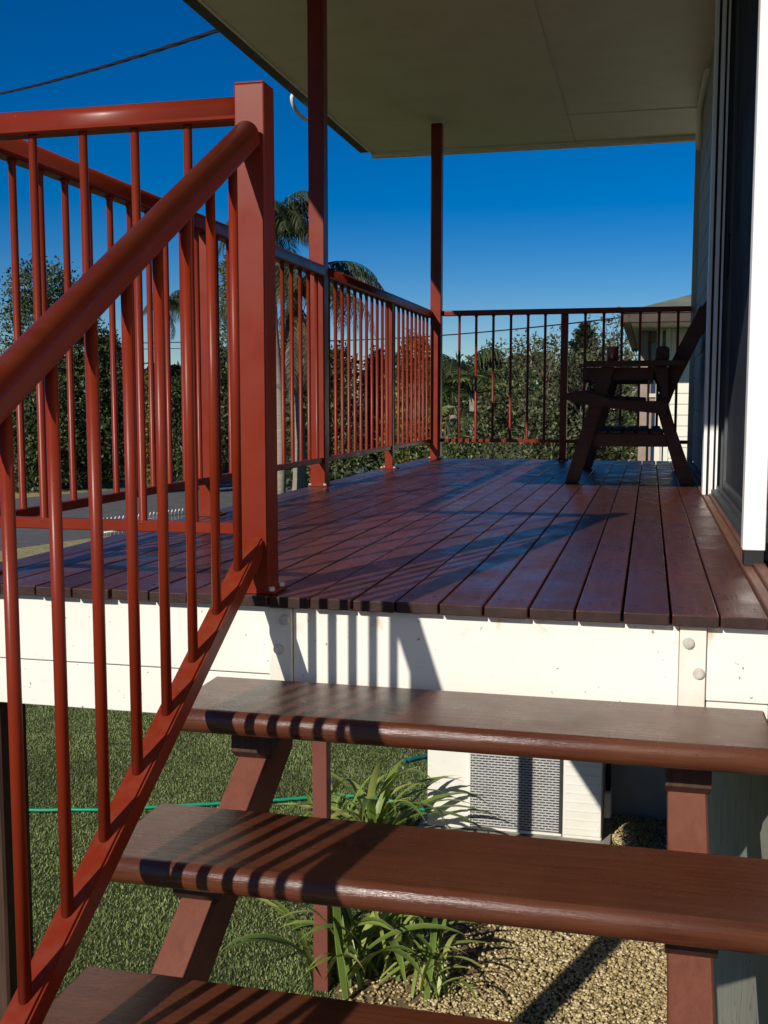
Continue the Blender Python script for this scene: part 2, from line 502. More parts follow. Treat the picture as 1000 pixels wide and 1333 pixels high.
# --- turf blades where the lawn is seen close
def grass_field():
    rng = np.random.default_rng(3)
    n = 480000
    x = rng.uniform(-8.5, -1.45, n); y = rng.uniform(1.0, 11.5, n)
    keep = (x > -0.95 * (y + 3.3) + 0.2 - np.abs(rng.normal(0, 1.3, n))) & (y < 10.0 + rng.normal(0, .7, n)) & (x > -7.2 + rng.normal(0, .7, n)) & (x < -0.20 * (y + 2.2) + 0.3)
    keep &= ~((x > -1.62 + rng.normal(0, .05, n)) & (y < 5.6))
    x = x[keep]; y = y[keep]
    m_ = 260000                                            # thinner turf carries on round the house
    x2 = rng.normal(-4.5, 4.0, m_); y2 = rng.normal(4.0, 5.0, m_)
    k2 = (x2 < -1.66) | (y2 > 5.9) | ((y2 < 1.1) & (x2 < -1.1))
    k2 &= (x2 < 0.0) & (y2 < 17) & (y2 > -7) & (x2 > -13)
    x = np.concatenate([x, x2[k2]]); y = np.concatenate([y, y2[k2]]); n = len(x)
    ang = rng.uniform(0, 2 * np.pi, n); lean = rng.uniform(0.1, 1.25, n)
    clump = np.sin(x * 9.1 + 1.7 * np.sin(y * 5.3)) * np.sin(y * 8.3 + 1.9 * np.sin(x * 6.1))
    L = rng.uniform(0.009, 0.019, n) * (1 + 0.35 * clump); w = rng.uniform(0.0022, 0.0045, n)
    dx = np.cos(ang) * np.sin(lean); dy = np.sin(ang) * np.sin(lean); dz = np.cos(lean)
    px = -np.sin(ang); py = np.cos(ang)
    V = np.empty((n, 4, 3))
    z0 = G + 0.002
    V[:, 0] = np.stack([x - px * w, y - py * w, np.full(n, z0)], 1)
    V[:, 1] = np.stack([x + px * w, y + py * w, np.full(n, z0)], 1)
    V[:, 2] = np.stack([x + dx * L + px * w * .35, y + dy * L + py * w * .35, z0 + dz * L], 1)
    V[:, 3] = np.stack([x + dx * L - px * w * .35, y + dy * L - py * w * .35, z0 + dz * L], 1)
    F = np.arange(4 * n).reshape(n, 4)
    m = leaf_mat("grass_blade", (0.14, 0.195, 0.055), (0.30, 0.375, 0.125), (0.47, 0.50, 0.27), 0.42, 0.6)
    o = np_mesh("turf_grass", V.reshape(-1, 3), F, None, m)
    tag(o, "short dense green turf growing beside and below the timber deck", "grass", None, 'stuff')
grass_field()

def pebbles():
    rng = np.random.default_rng(5)
    base = bmesh.new(); bmesh.ops.create_icosphere(base, subdivisions=1, radius=1.0)
    bv = np.array([v.co[:] for v in base.verts]); bf = np.array([[v.index for v in f.verts] for f in base.faces]); base.free()
    n = 34000
    x = rng.uniform(-1.62, 0.08, n); y = rng.uniform(2.1, 5.7, n)
    thin = (x < -1.05 + 0.18 * np.sin(y * 4)) & (rng.random(n) < 0.78)      # mulch shows through near the plants
    x = x[~thin]; y = y[~thin]; n = len(x)
    heap = 0.09 * np.exp(-(((x + 0.2) / 0.09) ** 2 + ((y - 5.25) / 0.2) ** 2))
    s = rng.uniform(0.0055, 0.0115, n)
    sc = np.stack([s * rng.uniform(.8, 1.5, n), s * rng.uniform(.8, 1.5, n), s * rng.uniform(.45, .9, n)], 1)
    a = rng.uniform(0, 2 * np.pi, n); tl = rng.normal(0, .5, n)
    P = bv[None] * sc[:, None] * rng.uniform(.85, 1.15, (n, len(bv), 1))
    Y = P[:, :, 1] * np.cos(tl)[:, None] - P[:, :, 2] * np.sin(tl)[:, None]
    Z = P[:, :, 1] * np.sin(tl)[:, None] + P[:, :, 2] * np.cos(tl)[:, None]
    X = P[:, :, 0]
    X, Y = X * np.cos(a)[:, None] - Y * np.sin(a)[:, None], X * np.sin(a)[:, None] + Y * np.cos(a)[:, None]
    V = np.stack([X + x[:, None], Y + y[:, None], Z + (G + 0.008 + heap + rng.uniform(0, .012, n))[:, None]], 2)
    F = bf[None] + (np.arange(n) * len(bv))[:, None, None]
    o = np_mesh("garden_gravel", V.reshape(-1, 3), None, F.reshape(-1, 3), 'pebble')
    tag(o, "tan river pebbles spread over the garden bed below the stairs", "gravel", None, 'stuff')
pebbles()

def litter():
    g = np.random.default_rng(17); V, F = [], []
    for i in range(150):
        x, y = g.uniform(-1.6, -0.05), g.uniform(2.2, 5.2); z = G + 0.026
        a = g.uniform(0, 6.28)
        if i % 3:                                           # dead curled leaves
            L, w = g.uniform(.02, .06), g.uniform(.008, .018)
        else:                                               # thin sticks and dead straps
            L, w = g.uniform(.06, .22), g.uniform(.002, .005)
        dx, dy = math.cos(a) * L / 2, math.sin(a) * L / 2; px_, py_ = -math.sin(a) * w / 2, math.cos(a) * w / 2
        k = len(V); c = g.uniform(.002, .016)
        V += [(x - dx, y - dy, z + c), (x + px_, y + py_, z), (x + dx, y + dy, z + c * g.uniform(.4, 1.6)), (x - px_, y - py_, z + .003)]
        F.append((k, k + 1, k + 2, k + 3))
    m = leaf_mat("leaf_litter", (0.07, 0.04, 0.02), (0.22, 0.14, 0.07), (0.46, 0.36, 0.20), 0.1, 0.8)
    tag(np_mesh("leaf_litter", V, F, None, m), "dead leaves and thin sticks lying on the tan pebbles", "leaf litter", None, 'stuff')
litter()

# ------------------------------------------------------------------ deck
BP = 0.093
deck = thing("timber_deck", "raised deck of dark red stained boards with white fascia at the top of the stairs", "deck", (-0.85, 0, 0))
bm = bmesh.new()
box(bm, (0.0025, -0.022, -0.024), (BP - 0.0025, 5.72, 0.0), 0.0025, 2)
for f in bm.faces:
    f.normal_update()
    if abs(f.normal.y) > 0.9: f.material_index = 1
deck_me = bpy.data.meshes.new("deck_board"); bm.to_mesh(deck_me); bm.free(); deck_me.materials.append(M['deck']); deck_me.materials.append(M['endgrain'])
rng = random.Random(4)
for k in range(-19, 1):
    o = obj("deck_board", deck_me, None, deck, (k * BP + rng.uniform(-.0008, .0008), rng.uniform(-.003, .003), rng.uniform(-.0009, .0009)))
bm = bmesh.new()
for k in range(-19, 1):
    for j in range(13):
        for dx in (0.022, 0.071):
            r = bmesh.ops.create_circle(bm, cap_ends=True, radius=0.0032, segments=8)
            bmesh.ops.translate(bm, verts=r['verts'], vec=(k * BP + dx + rng.uniform(-.003, .003), 0.055 + j * 0.45 + rng.uniform(-.004, .004), 0.0016))
tag(obj("screw_head", bm, M['endgrain'], deck), kind='stuff')
# joists below the boards
for j in range(13):
    BOX("joist", (-1.75, 0.045 + j * 0.45, -0.150), (0.07, 0.085 + j * 0.45, -0.025), 'stump', deck, 0.0)
# front fascia boards
FY = 0.004
for x0, x1, zl in ((-1.775, -0.935, -0.1765), (-0.882, -0.075, -0.284), (-0.022, 0.098, -0.1765)):
    BOX("fascia_board", (x0, FY, zl), (x1, FY + 0.02, -0.027), 'fascia', deck, 0.0015)
for x0, x1 in ((-1.775, -0.934), (-0.020, 0.098)):
    BOX("fascia_board", (x0, FY + 0.001, -0.284), (x1, FY + 0.021, -0.1795), 'fascia', deck, 0.0015)
BOX("side_fascia", (-1.775, 0.03, -0.284), (-1.755, 5.70, -0.027), 'fascia', deck, 0.0015)
BOX("back_fascia", (-1.753, 5.68, -0.284), (0.09, 5.70, -0.027), 'fascia', deck, 0.0015)
for xc, bolts in ((-0.909, ((-0.898, -0.052), (-0.913, -0.118))), (-0.0485, ((-0.057, -0.060), (-0.036, -0.120)))):
    s = BOX("hanger_strap", (xc - 0.0255, FY - 0.008, -0.30), (xc + 0.0255, FY + 0.01, -0.0275), 'strap', deck, 0.0012)
    for bx, bz in bolts:
        bm = bmesh.new()
        r = bmesh.ops.create_cone(bm, cap_ends=True, segments=16, radius1=0.0125, radius2=0.010, depth=0.008,
                                  matrix=Matrix.Translation((bx, FY - 0.012, bz)) @ Matrix.Rotation(math.pi / 2, 4, 'X'))
        bmesh.ops.bevel(bm, geom=[e for e in bm.edges], offset=0.002, segments=2, affect='EDGES')
        obj("bolt", bm, M['galv'], s)
BOX("sill_board", (BP + 0.002, -0.02, -0.03), (0.118, 5.70, 0.004), 'sill', deck, 0.002)
BOX("sill_board", (0.120, -0.02, -0.03), (0.148, 5.70, 0.012), 'sill', deck, 0.002)
BOX("stump_post", (-1.752, 0.04, G), (-1.632, 0.16, -0.152), 'stump', deck, 0.006)

# ------------------------------------------------------------------ roof posts
def post_bm(x, y, w, z0, z1, bev=0.004):
    bm = bmesh.new(); box(bm, (x - w / 2, y - w / 2, z0), (x + w / 2, y + w / 2, z1), bev, 2); return bm
def base_plate(x, y, parent, w=0.11, z=0.0):
    p = BOX("base_plate", (x - w / 2, y - w / 2, z), (x + w / 2, y + w / 2, z + 0.007), 'red', parent, 0.0015)
    for sx in (-1, 1):
        for sy in (-1, 1):
            bm = bmesh.new()
            bmesh.ops.create_cone(bm, cap_ends=True, segments=6, radius1=0.008, radius2=0.008, depth=0.008,
                                  matrix=Matrix.Translation((x + sx * w * .38, y + sy * w * .38, z + 0.011)))
            obj("bolt", bm, M['galv'], p)
W = 0.077
PX = -1.720
rp = thing("verandah_post", "tall red roof post in the middle of the long left railing", "post", (PX, 2.955, G), "red posts carrying the verandah roof")
obj("shaft", post_bm(PX, 2.955, W, 0.0005, 2.379), 'red', rp)
obj("lower_shaft", post_bm(PX, 2.955, W, G, -0.001), 'primer', rp)
base_plate(PX, 2.955, rp, 0.10, 0.0005)
CPX, CPY = -1.655, 5.645
rp = thing("verandah_post", "tall red roof post at the far corner where the two railings meet", "post", (CPX, CPY, 0), "red posts carrying the verandah roof")
obj("shaft", post_bm(CPX, CPY, W, 0.001, 2.372), 'red', rp)
base_plate(CPX, CPY, rp, 0.10, 0.0005)
BOX("head_bracket", (CPX - 0.045, CPY - 0.045, 2.372), (CPX + 0.055, CPY + 0.045, 2.379), 'soffit_trim', rp, 0.001)

# ------------------------------------------------------------------ railings
def bal_mesh(z0, z1, r=0.0095, n=12):
    bm = bmesh.new()
    zz = [z0, z0 + 0.0035, z0 + 0.006, z1 - 0.012, z1 - 0.009, z1 - 0.004, z1]       # weld beads at both ends
    tube(bm, [(0, 0, z) for z in zz], [r * 1.42, r * 1.28, r, r, r * 1.15, r * 1.35, r * 1.4], n)
    me = bpy.data.meshes.new("baluster"); bm.to_mesh(me); bm.free(); me.materials.append(M['red']); return me
def rail_profile(w, h):
    """flat bottomed handrail section with a rounded top: list of (side, up)"""
    p = [(-w / 2 + 0.006, 0), (w / 2 - 0.006, 0), (w / 2 - 0.001, 0.004), (w / 2, 0.010)]
    n = 14
    for i in range(n + 1):
        a = math.pi * i / n
        p.append((w / 2 * math.cos(a), h - w / 2 * 0.96 + w / 2 * 0.96 * math.sin(a)))
    p += [(-w / 2, 0.010), (-w / 2 + 0.001, 0.004)]
    return p
def sweep(name, a, b, prof, mat, parent):
    """straight extrusion of prof from a to b (prof y axis stays upright)"""
    a = Vector(a); b = Vector(b); d = (b - a).normalized()
    sd = d.cross(Vector((0, 0, 1))).normalized(); up = sd.cross(d)
    bm = bmesh.new()
    r0 = [bm.verts.new(a + sd * u + up * v) for u, v in prof]
    r1 = [bm.verts.new(b + sd * u + up * v) for u, v in prof]
    n = len(prof)
    for k in range(n):
        f = bm.faces.new((r0[k], r0[(k + 1) % n], r1[(k + 1) % n], r1[k])); f.smooth = 3 <= k < 18
    bm.faces.new(r0[::-1]); bm.faces.new(r1)
    bmesh.ops.recalc_face_normals(bm, faces=bm.faces[:])
    return obj(name, bm, mat, parent)
RP = rail_profile(0.054, 0.054)
RPL = rail_profile(0.052, 0.060)
BAL = bal_mesh(0.146, 1.022)
RT = 1.030                                       # centre height of the top rail

lr = thing("deck_railing", "long red metal railing along the left side of the deck between the roof posts", "railing", (-1.70, 0, 0), "red metal railings round the deck")
for x, y in ((-1.712, 0.07), (-1.712, 1.52), (-1.708, 4.40)):
    ps = obj("railing_post", post_bm(x, y, 0.05, 0.001, 1.012, 0.003), 'red', lr)
    base_plate(x, y, lr, 0.105, 0.0005)
for y0, y1, e0 in ((0.045, 2.9160, 0), (2.9940, 5.606, 1)):
    sweep("top_rail", (-1.702, y0, 1.0135), (-1.702, y1, 1.0135), RPL, 'red', lr)
for y0, y1 in ((0.096, 1.494), (1.546, 2.9160), (2.9940, 4.374), (4.426, 5.606)):
    BOX("bottom_rail", (-1.716, y0, 0.118), (-1.690, y1, 0.143), 'red', lr, 0.002)
    n = int(round((y1 - y0) / 0.1275))
    st = (y1 - y0) / n
    for i in range(n - 0):
        y = y0 + st * (i + 0.5)
        obj("baluster", BAL, None, lr, (-1.702, y, 0.001 - 0.008))
fr = thing("deck_railing", "short red metal railing across the deck front left of the newel post", "railing", (-1.3, 0.03, 0), "red metal railings round the deck")
sweep("top_rail", (-1.676, 0.032, 1.0025), (-1.002, 0.032, 1.0025), RP, 'red', fr)
BOX("bottom_rail", (-1.686, 0.020, 0.126), (-1.002, 0.045, 0.151), 'red', fr, 0.002)
for k in range(-1, 5):
    x = -1.490 + 0.1235 * k
    if x < -1.03:
        obj("baluster", BAL, None, fr, (x, 0.032, -0.002))
br = thing("deck_railing", "red metal railing along the far end of the deck behind the bench", "railing", (-0.8, 5.68, 0), "red metal railings round the deck")
BOX("top_rail", (-1.616, 5.655, 1.030), (0.118, 5.700, 1.068), 'red', br, 0.008, 3)
BOX("bottom_rail", (-1.616, 5.667, 0.122), (-0.766, 5.692, 0.147), 'red', br, 0.002)
BOX("bottom_rail", (-0.714, 5.667, 0.122), (0.118, 5.692, 0.147), 'red', br, 0.002)
obj("railing_post", post_bm(-0.740, 5.680, 0.05, 0.001, 1.029, 0.003), 'red', br)
base_plate(-0.740, 5.665, br, 0.09, 0.0005)
BALF = bal_mesh(0.146, 1.031)
for x in (-1.492, -1.370, -1.246, -1.120, -0.998, -0.876, -0.597, -0.469, -0.345, -0.221, -0.094, 0.033):
    obj("baluster", BALF, None, br, (x, 5.680, 0))

# ------------------------------------------------------------------ stairs
RISE, GO, TD, TT = 0.175, 0.2923, 0.263, 0.047
SL = 0.577
st = thing("timber_stair", "open tread timber stair of thick rounded planks rising to the deck", "stairs", (-0.48, -0.3, 0))
TX0, TX1 = -1.040, 0.086
def tread_poly():
    r = TT / 2
    p = []
    for i in range(9):
        a = math.pi / 2 + math.pi * i / 8
        p.append((-TD + r * 0.78 + r * 0.78 * math.cos(a), -r + r * math.sin(a)))
    p += [(-0.004, -TT), (0, -TT + 0.004), (0, -0.004), (-0.004, 0)]
    return p
bm = bmesh.new()
xs = [TX0, TX0 + 0.004, TX1 - 0.004, TX1]
pl = tread_poly()
rings = []
for i, x in enumerate(xs):
    k = 0.985 if i in (0, 3) else 1.0
    rings.append([bm.verts.new((x, -TD / 2 + (y + TD / 2) * k, -TT / 2 + (z + TT / 2) * (0.90 if k < 1 else 1))) for y, z in pl])
for r0, r1 in zip(rings, rings[1:]):
    for j in range(len(pl)):
        f = bm.faces.new((r0[j], r0[(j + 1) % len(pl)], r1[(j + 1) % len(pl)], r1[j])); f.smooth = j < 8
bm.faces.new(rings[0][::-1]); bm.faces.new(rings[-1])
bmesh.ops.recalc_face_normals(bm, faces=bm.faces[:])
tr_me = bpy.data.meshes.new("tread"); bm.to_mesh(tr_me); bm.free(); tr_me.materials.append(M['tread'])
NTR = 14
for k in range(1, NTR + 1):
    obj("tread", tr_me, None, st, (rng.uniform(-.004, .004), -0.0455 - GO * (k - 1), -RISE * k))
def line_top(y): return -0.2185 + SL * y + 0.0
VD = 0.107
for x0, x1 in ((-0.949, -0.880), (-0.092, -0.022)):
    bm = bmesh.new()
    yb = (G + 0.02 + 0.2185) / SL
    prism(bm, [(-0.010, line_top(-0.010)), (-0.010, line_top(-0.010) - VD), (yb, line_top(yb) - VD), (yb, line_top(yb))], 0, x0, x1)
    bmesh.ops.bevel(bm, geom=bm.edges[:], offset=0.004, segments=1, affect='EDGES')
    obj("stringer", bm, 'stringer', st)
    for k in range(1, NTR + 1):
        yf = -0.0455 - GO * (k - 1); zt = -RISE * k - TT
        bm = bmesh.new()
        a0, a1 = yf - 0.135, yf - 0.015
        prism(bm, [(a0, zt - 0.0005), (a0, line_top(a0) + 0.03), (a0 + 0.02, line_top(a0 + 0.02) + 0.001), (a1, line_top(a1) + 0.001), (a1, zt - 0.0005)], 0, x0 - 0.006, x1 + 0.006)
        obj("tread_bracket", bm, 'stringer' if False else 'stump', st)

sr = thing("stair_handrail", "sloping red tubular handrail with balusters and newel post beside the stairs", "handrail", (-0.968, 0, 0))
NX = -0.9685
bm = post_bm(NX, 0.034, 0.066, 0.001, 1.074, 0.003)
nw = obj("newel_post", bm, 'red', sr)
BOX("post_cap", (NX - 0.0325, 0.0015, 1.0735), (NX + 0.0325, 0.0665, 1.0785), 'red', nw, 0.002)
base_plate(NX + 0.004, 0.040, sr, 0.086, 0.0005)
HX = -0.968
yend = -4.0
sweep("top_rail", (HX, 0.0, 0.946), (HX, yend, 0.946 + SL * yend), rail_profile(0.051, 0.053), 'red', sr)
bm = bmesh.new()
prism(bm, [(0.0, 0.126), (0.0, 0.078), (yend, 0.078 + SL * yend), (yend, 0.126 + SL * yend)], 0, HX - 0.021, HX + 0.021)
bmesh.ops.bevel(bm, geom=bm.edges[:], offset=0.004, segments=2, affect='EDGES')
obj("bottom_rail", bm, 'red', sr)
bm = bmesh.new()
tube(bm, [(0, 0, 0.105), (0, 0, 0.960)], 0.0095, 12)
sb_me = bpy.data.meshes.new("stair_baluster"); bm.to_mesh(sb_me); bm.free(); sb_me.materials.append(M['red'])
for i in range(33):
    y = -0.097 - 0.1187 * i
    obj("baluster", sb_me, None, sr, (HX, y, SL * y))
obj("end_post", post_bm(HX, yend - 0.033, 0.066, G, 0.981 + SL * yend + 0.12, 0.003), 'red', sr)

# ------------------------------------------------------------------ verandah roof
RX0, RX1, RY0, RY1, RZ = -2.43, 3.0, -0.82, 6.52, 2.38
vr = thing("verandah_roof", "flat cream lined verandah roof over the deck with brown gutter edge", "roof", (-0.8, 3.0, RZ))
px = [-2.345, -0.7375, 1.2]
py = [RY0 + 0.09, 2.55, 5.635, RY1 - 0.06]
for i in range(2):
    for j in range(3):
        BOX("soffit_sheet", (px[i] + 0.004, py[j] + 0.003, RZ), (px[i + 1] - 0.006, py[j + 1] - 0.003, RZ + 0.006), 'soffit', vr, 0.0012)
BOX("ceiling_frame", (-2.34, RY0 + 0.10, RZ + 0.0065), (1.19, RY1 - 0.07, RZ + 0.03), 'soffit', vr, 0.0)
BOX("joint_strip", (-0.7372, py[0], RZ - 0.0050), (-0.7312, 5.622, RZ - 0.0002), 'soffit_trim', vr, 0.0006)
BOX("joint_strip", (-0.733, py[2] - 0.012, RZ - 0.005), (0.15, py[2] + 0.012, RZ - 0.0002), 'soffit', vr, 0.001)
BOX("edge_bead", (-2.345, py[0], RZ - 0.012), (-2.330, RY1 - 0.065, RZ - 0.0002), 'soffit_trim', vr, 0.003)
BOX("edge_bead", (-2.329, RY1 - 0.075, RZ - 0.010), (1.2, RY1 - 0.061, RZ - 0.0002), 'soffit_trim', vr, 0.003)
BOX("gutter", (RX0, RY0, RZ - 0.002), (-2.3465, RY1 - 0.10, RZ + 0.16), 'gutter', vr, 0.010, 2)
BOX("fascia", (-2.3455, RY1 - 0.0595, RZ - 0.030), (1.2, RY1, RZ + 0.17), 'soffit', vr, 0.003)
BOX("fascia", (-2.3455, RY0, RZ - 0.030), (1.2, RY0 + 0.0895, RZ + 0.17), 'soffit', vr, 0.003)
bm = bmesh.new()
nC = 60
top = []
for i in range(nC + 1):
    y = RY0 - 0.03 + (RY1 - RY0 + 0.06) * i / nC
    z = 0.012 * math.cos(i * math.pi)
    top.append([bm.verts.new((x, y, RZ + 0.19 + z + (x - RX0) * 0.06)) for x in (RX0 - 0.01, RX1)])
for a, b in zip(top, top[1:]):
    bm.faces.new((a[0], a[1], b[1], b[0])).smooth = True
r = bmesh.ops.solidify(bm, geom=bm.faces[:], thickness=0.004)
obj("roof_sheet", bm, 'roof', vr)
# white conduit loop hanging outside the gutter
TUBE("service_conduit", [(-2.445, 4.79, 2.41), (-2.456, 4.792, 2.385), (-2.456, 4.803, 2.362), (-2.456, 4.83, 2.340), (-2.456, 4.88, 2.324), (-2.456, 4.96, 2.316), (-2.456, 5.06, 2.316), (-2.456, 5.16, 2.324), (-2.455, 5.25, 2.355), (-2.445, 5.27, 2.41)], 0.0125, 'pvc', vr, 12)
bm = bmesh.new()
for i in range(2):
    for xx in (px[i] + 0.03, (px[i] * .5 + px[i + 1] * .5), px[i + 1] - 0.03):
        yy = RY0 + 0.14
        while yy < RY1 - 0.1:
            r = bmesh.ops.create_circle(bm, cap_ends=True, radius=0.0042, segments=8)
            bmesh.ops.rotate(bm, verts=r['verts'], cent=(0, 0, 0), matrix=Matrix.Rotation(math.pi, 3, 'X'))
            bmesh.ops.translate(bm, verts=r['verts'], vec=(xx + rng.uniform(-.004, .004), yy + rng.uniform(-.01, .01), RZ - 0.0012)); yy += 0.30
tag(obj("nail_head", bm, 'soffit_trim', vr), kind='stuff')

# ------------------------------------------------------------------ house of the deck
hs = thing("house", "pale timber house wall with dark sliding door along the right side of the deck", "house", (0.2, 2.5, G))
BOX("lower_wall", (0.110, 2.40, G), (0.30, 5.76, -0.035), 'dark_panel', hs, 0.004)
BOX("lower_wall", (0.110, -3.5, G), (0.30, 2.395, -0.035), 'lower_wall', hs, 0.004)
BOX("back_panel", (-1.15, 5.72, G), (0.108, 5.76, -0.29), 'dark_panel', hs, 0.004)
# wall beyond the door: horizontal boards
bz = 0.013
while bz < 2.37:
    z1 = min(bz + 0.172, 2.375)
    bm = bmesh.new()
    prism(bm, [(0.151, bz), (0.150, bz), (0.1515, z1), (0.160, z1)], 1, 2.905, 5.70)
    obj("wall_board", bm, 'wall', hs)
    bz += 0.175
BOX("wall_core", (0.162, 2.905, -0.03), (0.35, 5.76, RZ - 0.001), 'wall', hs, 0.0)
BOX("corner_board", (0.118, 5.702, 0.0), (0.161, 5.762, RZ - 0.001), 'wall', hs, 0.003)
BOX("wall_core", (0.166, -3.5, -0.03), (0.35, 0.60, RZ - 0.001), 'frame_white', hs, 0.0)
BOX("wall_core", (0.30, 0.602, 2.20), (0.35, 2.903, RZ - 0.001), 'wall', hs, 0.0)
# quarter round pipe at the head of the far corner
TUBE("drain_pipe", [(0.125, 5.40, 2.05), (0.125, 5.40, 2.26), (0.128, 5.36, 2.31), (0.132, 5.25, 2.335), (0.14, 4.7, 2.345)], 0.020, 'soffit_trim', hs, 12)
# sliding door: far jamb made of frame fins, leaf, track, near mullion
dr = BOX("door_frame", (0.128, 0.70, 0.013), (0.30, 2.90, 0.030), 'frame_grey', hs, 0.001)
y = 2.80
for (x0, x1, yy0, yy1, mt) in ((0.092, 0.106, 2.800, 2.900, 'frame_white'), (0.107, 0.116, 2.815, 2.900, 'black_seal'),
                               (0.117, 0.134, 2.800, 2.900, 'frame_white'), (0.135, 0.143, 2.830, 2.900, 'black_seal'),
                               (0.1435, 0.152, 2.800, 2.900, 'frame_white'), (0.153, 0.29, 2.84, 2.900, 'frame_grey')):
    BOX("jamb_fin", (x0, yy0, 0.0305 if x0 > .12 else 0.006), (x1, yy1, RZ - 0.001), mt, hs, 0.0008)
BOX("head_frame", (0.155, 0.70, 2.17), (0.29, 2.795, 2.199), 'frame_grey', hs, 0.001)
lf = BOX("sliding_door", (0.186, 1.70, 0.075), (0.192, 2.74, 2.12), 'screen', hs, 0.0)
BOX("stile", (0.174, 2.742, 0.032), (0.204, 2.798, 2.168), 'frame_grey', lf, 0.002)
BOX("stile", (0.174, 1.642, 0.032), (0.204, 1.698, 2.168), 'frame_grey', lf, 0.002)
BOX("bottom_rail", (0.174, 1.70, 0.032), (0.204, 2.74, 0.073), 'frame_grey', lf, 0.002)
BOX("handle", (0.160, 2.755, 0.95), (0.1735, 2.775, 1.13), 'black_seal', lf, 0.003)
lf = BOX("fixed_door", (0.226, 0.76, 0.075), (0.232, 1.74, 2.12), 'screen', hs, 0.0)
BOX("stile", (0.214, 1.742, 0.032), (0.244, 1.790, 2.168), 'frame_grey', lf, 0.002)
BOX("stile", (0.214, 0.704, 0.032), (0.244, 0.757, 2.168), 'frame_grey', lf, 0.002)
BOX("bottom_rail", (0.214, 0.76, 0.032), (0.244, 1.74, 0.073), 'frame_grey', lf, 0.002)
BOX("door_track", (0.150, 0.70, 0.0305), (0.162, 2.798, 0.048), 'frame_grey', hs, 0.001)
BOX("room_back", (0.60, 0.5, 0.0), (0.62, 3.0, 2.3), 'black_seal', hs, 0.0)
BOX("white_mullion", (0.092, 0.640, 0.045), (0.146, 0.699, RZ - 0.001), 'frame_white', hs, 0.002)
BOX("mullion_foot", (0.096, 0.645, 0.0045), (0.144, 0.695, 0.0445), 'black_seal', hs, 0.001)

# ------------------------------------------------------------------ bench
bn = thing("garden_bench", "dark timber garden bench with splayed legs against the house wall", "bench", (-0.25, 4.0, 0))
def bpiece(name, poly, y, t=0.045, bev=0.004):
    bm = bmesh.new()
    prism(bm, poly, 1, y - t / 2, y + t / 2)
    bmesh.ops.bevel(bm, geom=bm.edges[:], offset=bev, segments=2, affect='EDGES')
    return obj(name, bm, 'bench', bn)
for y, sgn in ((3.46, 1), (4.75, -1)):
    fl = bpiece("leg", [(-0.558, 0.001), (-0.488, 0.001), (-0.318, 0.59), (-0.388, 0.59)], y)
    bpiece("leg", [(0.012, 0.001), (0.088, 0.001), (0.040, 0.13), (-0.022, 0.30), (-0.052, 0.40), (-0.058, 0.59), (-0.135, 0.59), (-0.085, 0.46), (-0.099, 0.36), (-0.037, 0.16)], y, 0.044)
    bpiece("back_post", [(-0.105, 0.42), (-0.050, 0.40), (-0.022, 0.478), (0.138, 0.83), (0.138, 0.905), (0.130, 0.912), (0.115, 0.912), (0.032, 0.776), (-0.044, 0.612)], y + sgn * 0.046, 0.040)
    bpiece("seat_rail", [(-0.568, 0.458), (-0.566, 0.430), (-0.50, 0.405), (-0.412, 0.394), (-0.25, 0.372), (-0.060, 0.352), (-0.055, 0.425), (-0.121, 0.419), (-0.25, 0.422), (-0.345, 0.430), (-0.396, 0.453), (-0.45, 0.462)], y - sgn * 0.042, 0.035)
    bpiece("stretcher", [(-0.425, 0.188), (-0.048, 0.188), (-0.066, 0.252), (-0.418, 0.252)], y + sgn * 0.042, 0.035)
    bpiece("armrest", [(-0.472, 0.592), (0.020, 0.592), (0.035, 0.618), (-0.470, 0.618)], y - sgn * 0.028, 0.11)
    bpiece("arm_post", [(-0.119, 0.620), (-0.055, 0.620), (-0.053, 0.675), (-0.065, 0.690), (-0.108, 0.690), (-0.119, 0.675)], y + sgn * 0.006, 0.05)
def cup(x, y, z):
    bm = bmesh.new()
    prof = [(0.0, 0.0), (0.024, 0.0), (0.026, 0.003), (0.029, 0.040), (0.031, 0.070), (0.0305, 0.0715), (0.0285, 0.070), (0.026, 0.010), (0.0, 0.008)]
    rings = []
    for r_, h_ in prof:
        rings.append([bm.verts.new((x + r_ * math.cos(k * math.pi / 12), y + r_ * math.sin(k * math.pi / 12), z + h_)) for k in range(24)] if r_ > 0 else [bm.verts.new((x, y, z + h_))])
    for a, b in zip(rings, rings[1:]):
        for k in range(24):
            q = [a[k % len(a)], a[(k + 1) % len(a)], b[(k + 1) % len(b)], b[k % len(b)]]
            q = list(dict.fromkeys(q))
            if len(q) > 2: bm.faces.new(q).smooth = True
    bmesh.ops.recalc_face_normals(bm, faces=bm.faces[:])
    c = obj("cup", bm, plain("cup_glaze", (0.16, 0.035, 0.025), 0.3, 0.5, 0.1, 20))
    tag(c, "small reddish brown cup standing on the bench armrest", "cup")
    TUBE("handle", [(x, y + .029, z + .055), (x, y + .045, z + .055), (x, y + .050, z + .040), (x, y + .044, z + .024), (x, y + .027, z + .020)], .004, M['cup'], c, 8)
M['cup'] = plain("cup_handle_glaze", (0.16, 0.035, 0.025), 0.3, 0.5, 0.1, 20)
cup(-0.331, 3.445, 0.6185)
def slat(name, x0, z0, x1, z1, t, y0=3.50, y1=4.71):
    d = Vector((x1 - x0, 0, z1 - z0)).normalized(); n = Vector((-d.z, 0, d.x)) * t
    bm = bmesh.new()
    prism(bm, [(x0, z0), (x1, z1), (x1 + n.x, z1 + n.z), (x0 + n.x, z0 + n.z)], 1, y0, y1)
    bmesh.ops.bevel(bm, geom=bm.edges[:], offset=0.003, segments=1, affect='EDGES')
    obj(name, bm, 'bench', bn)
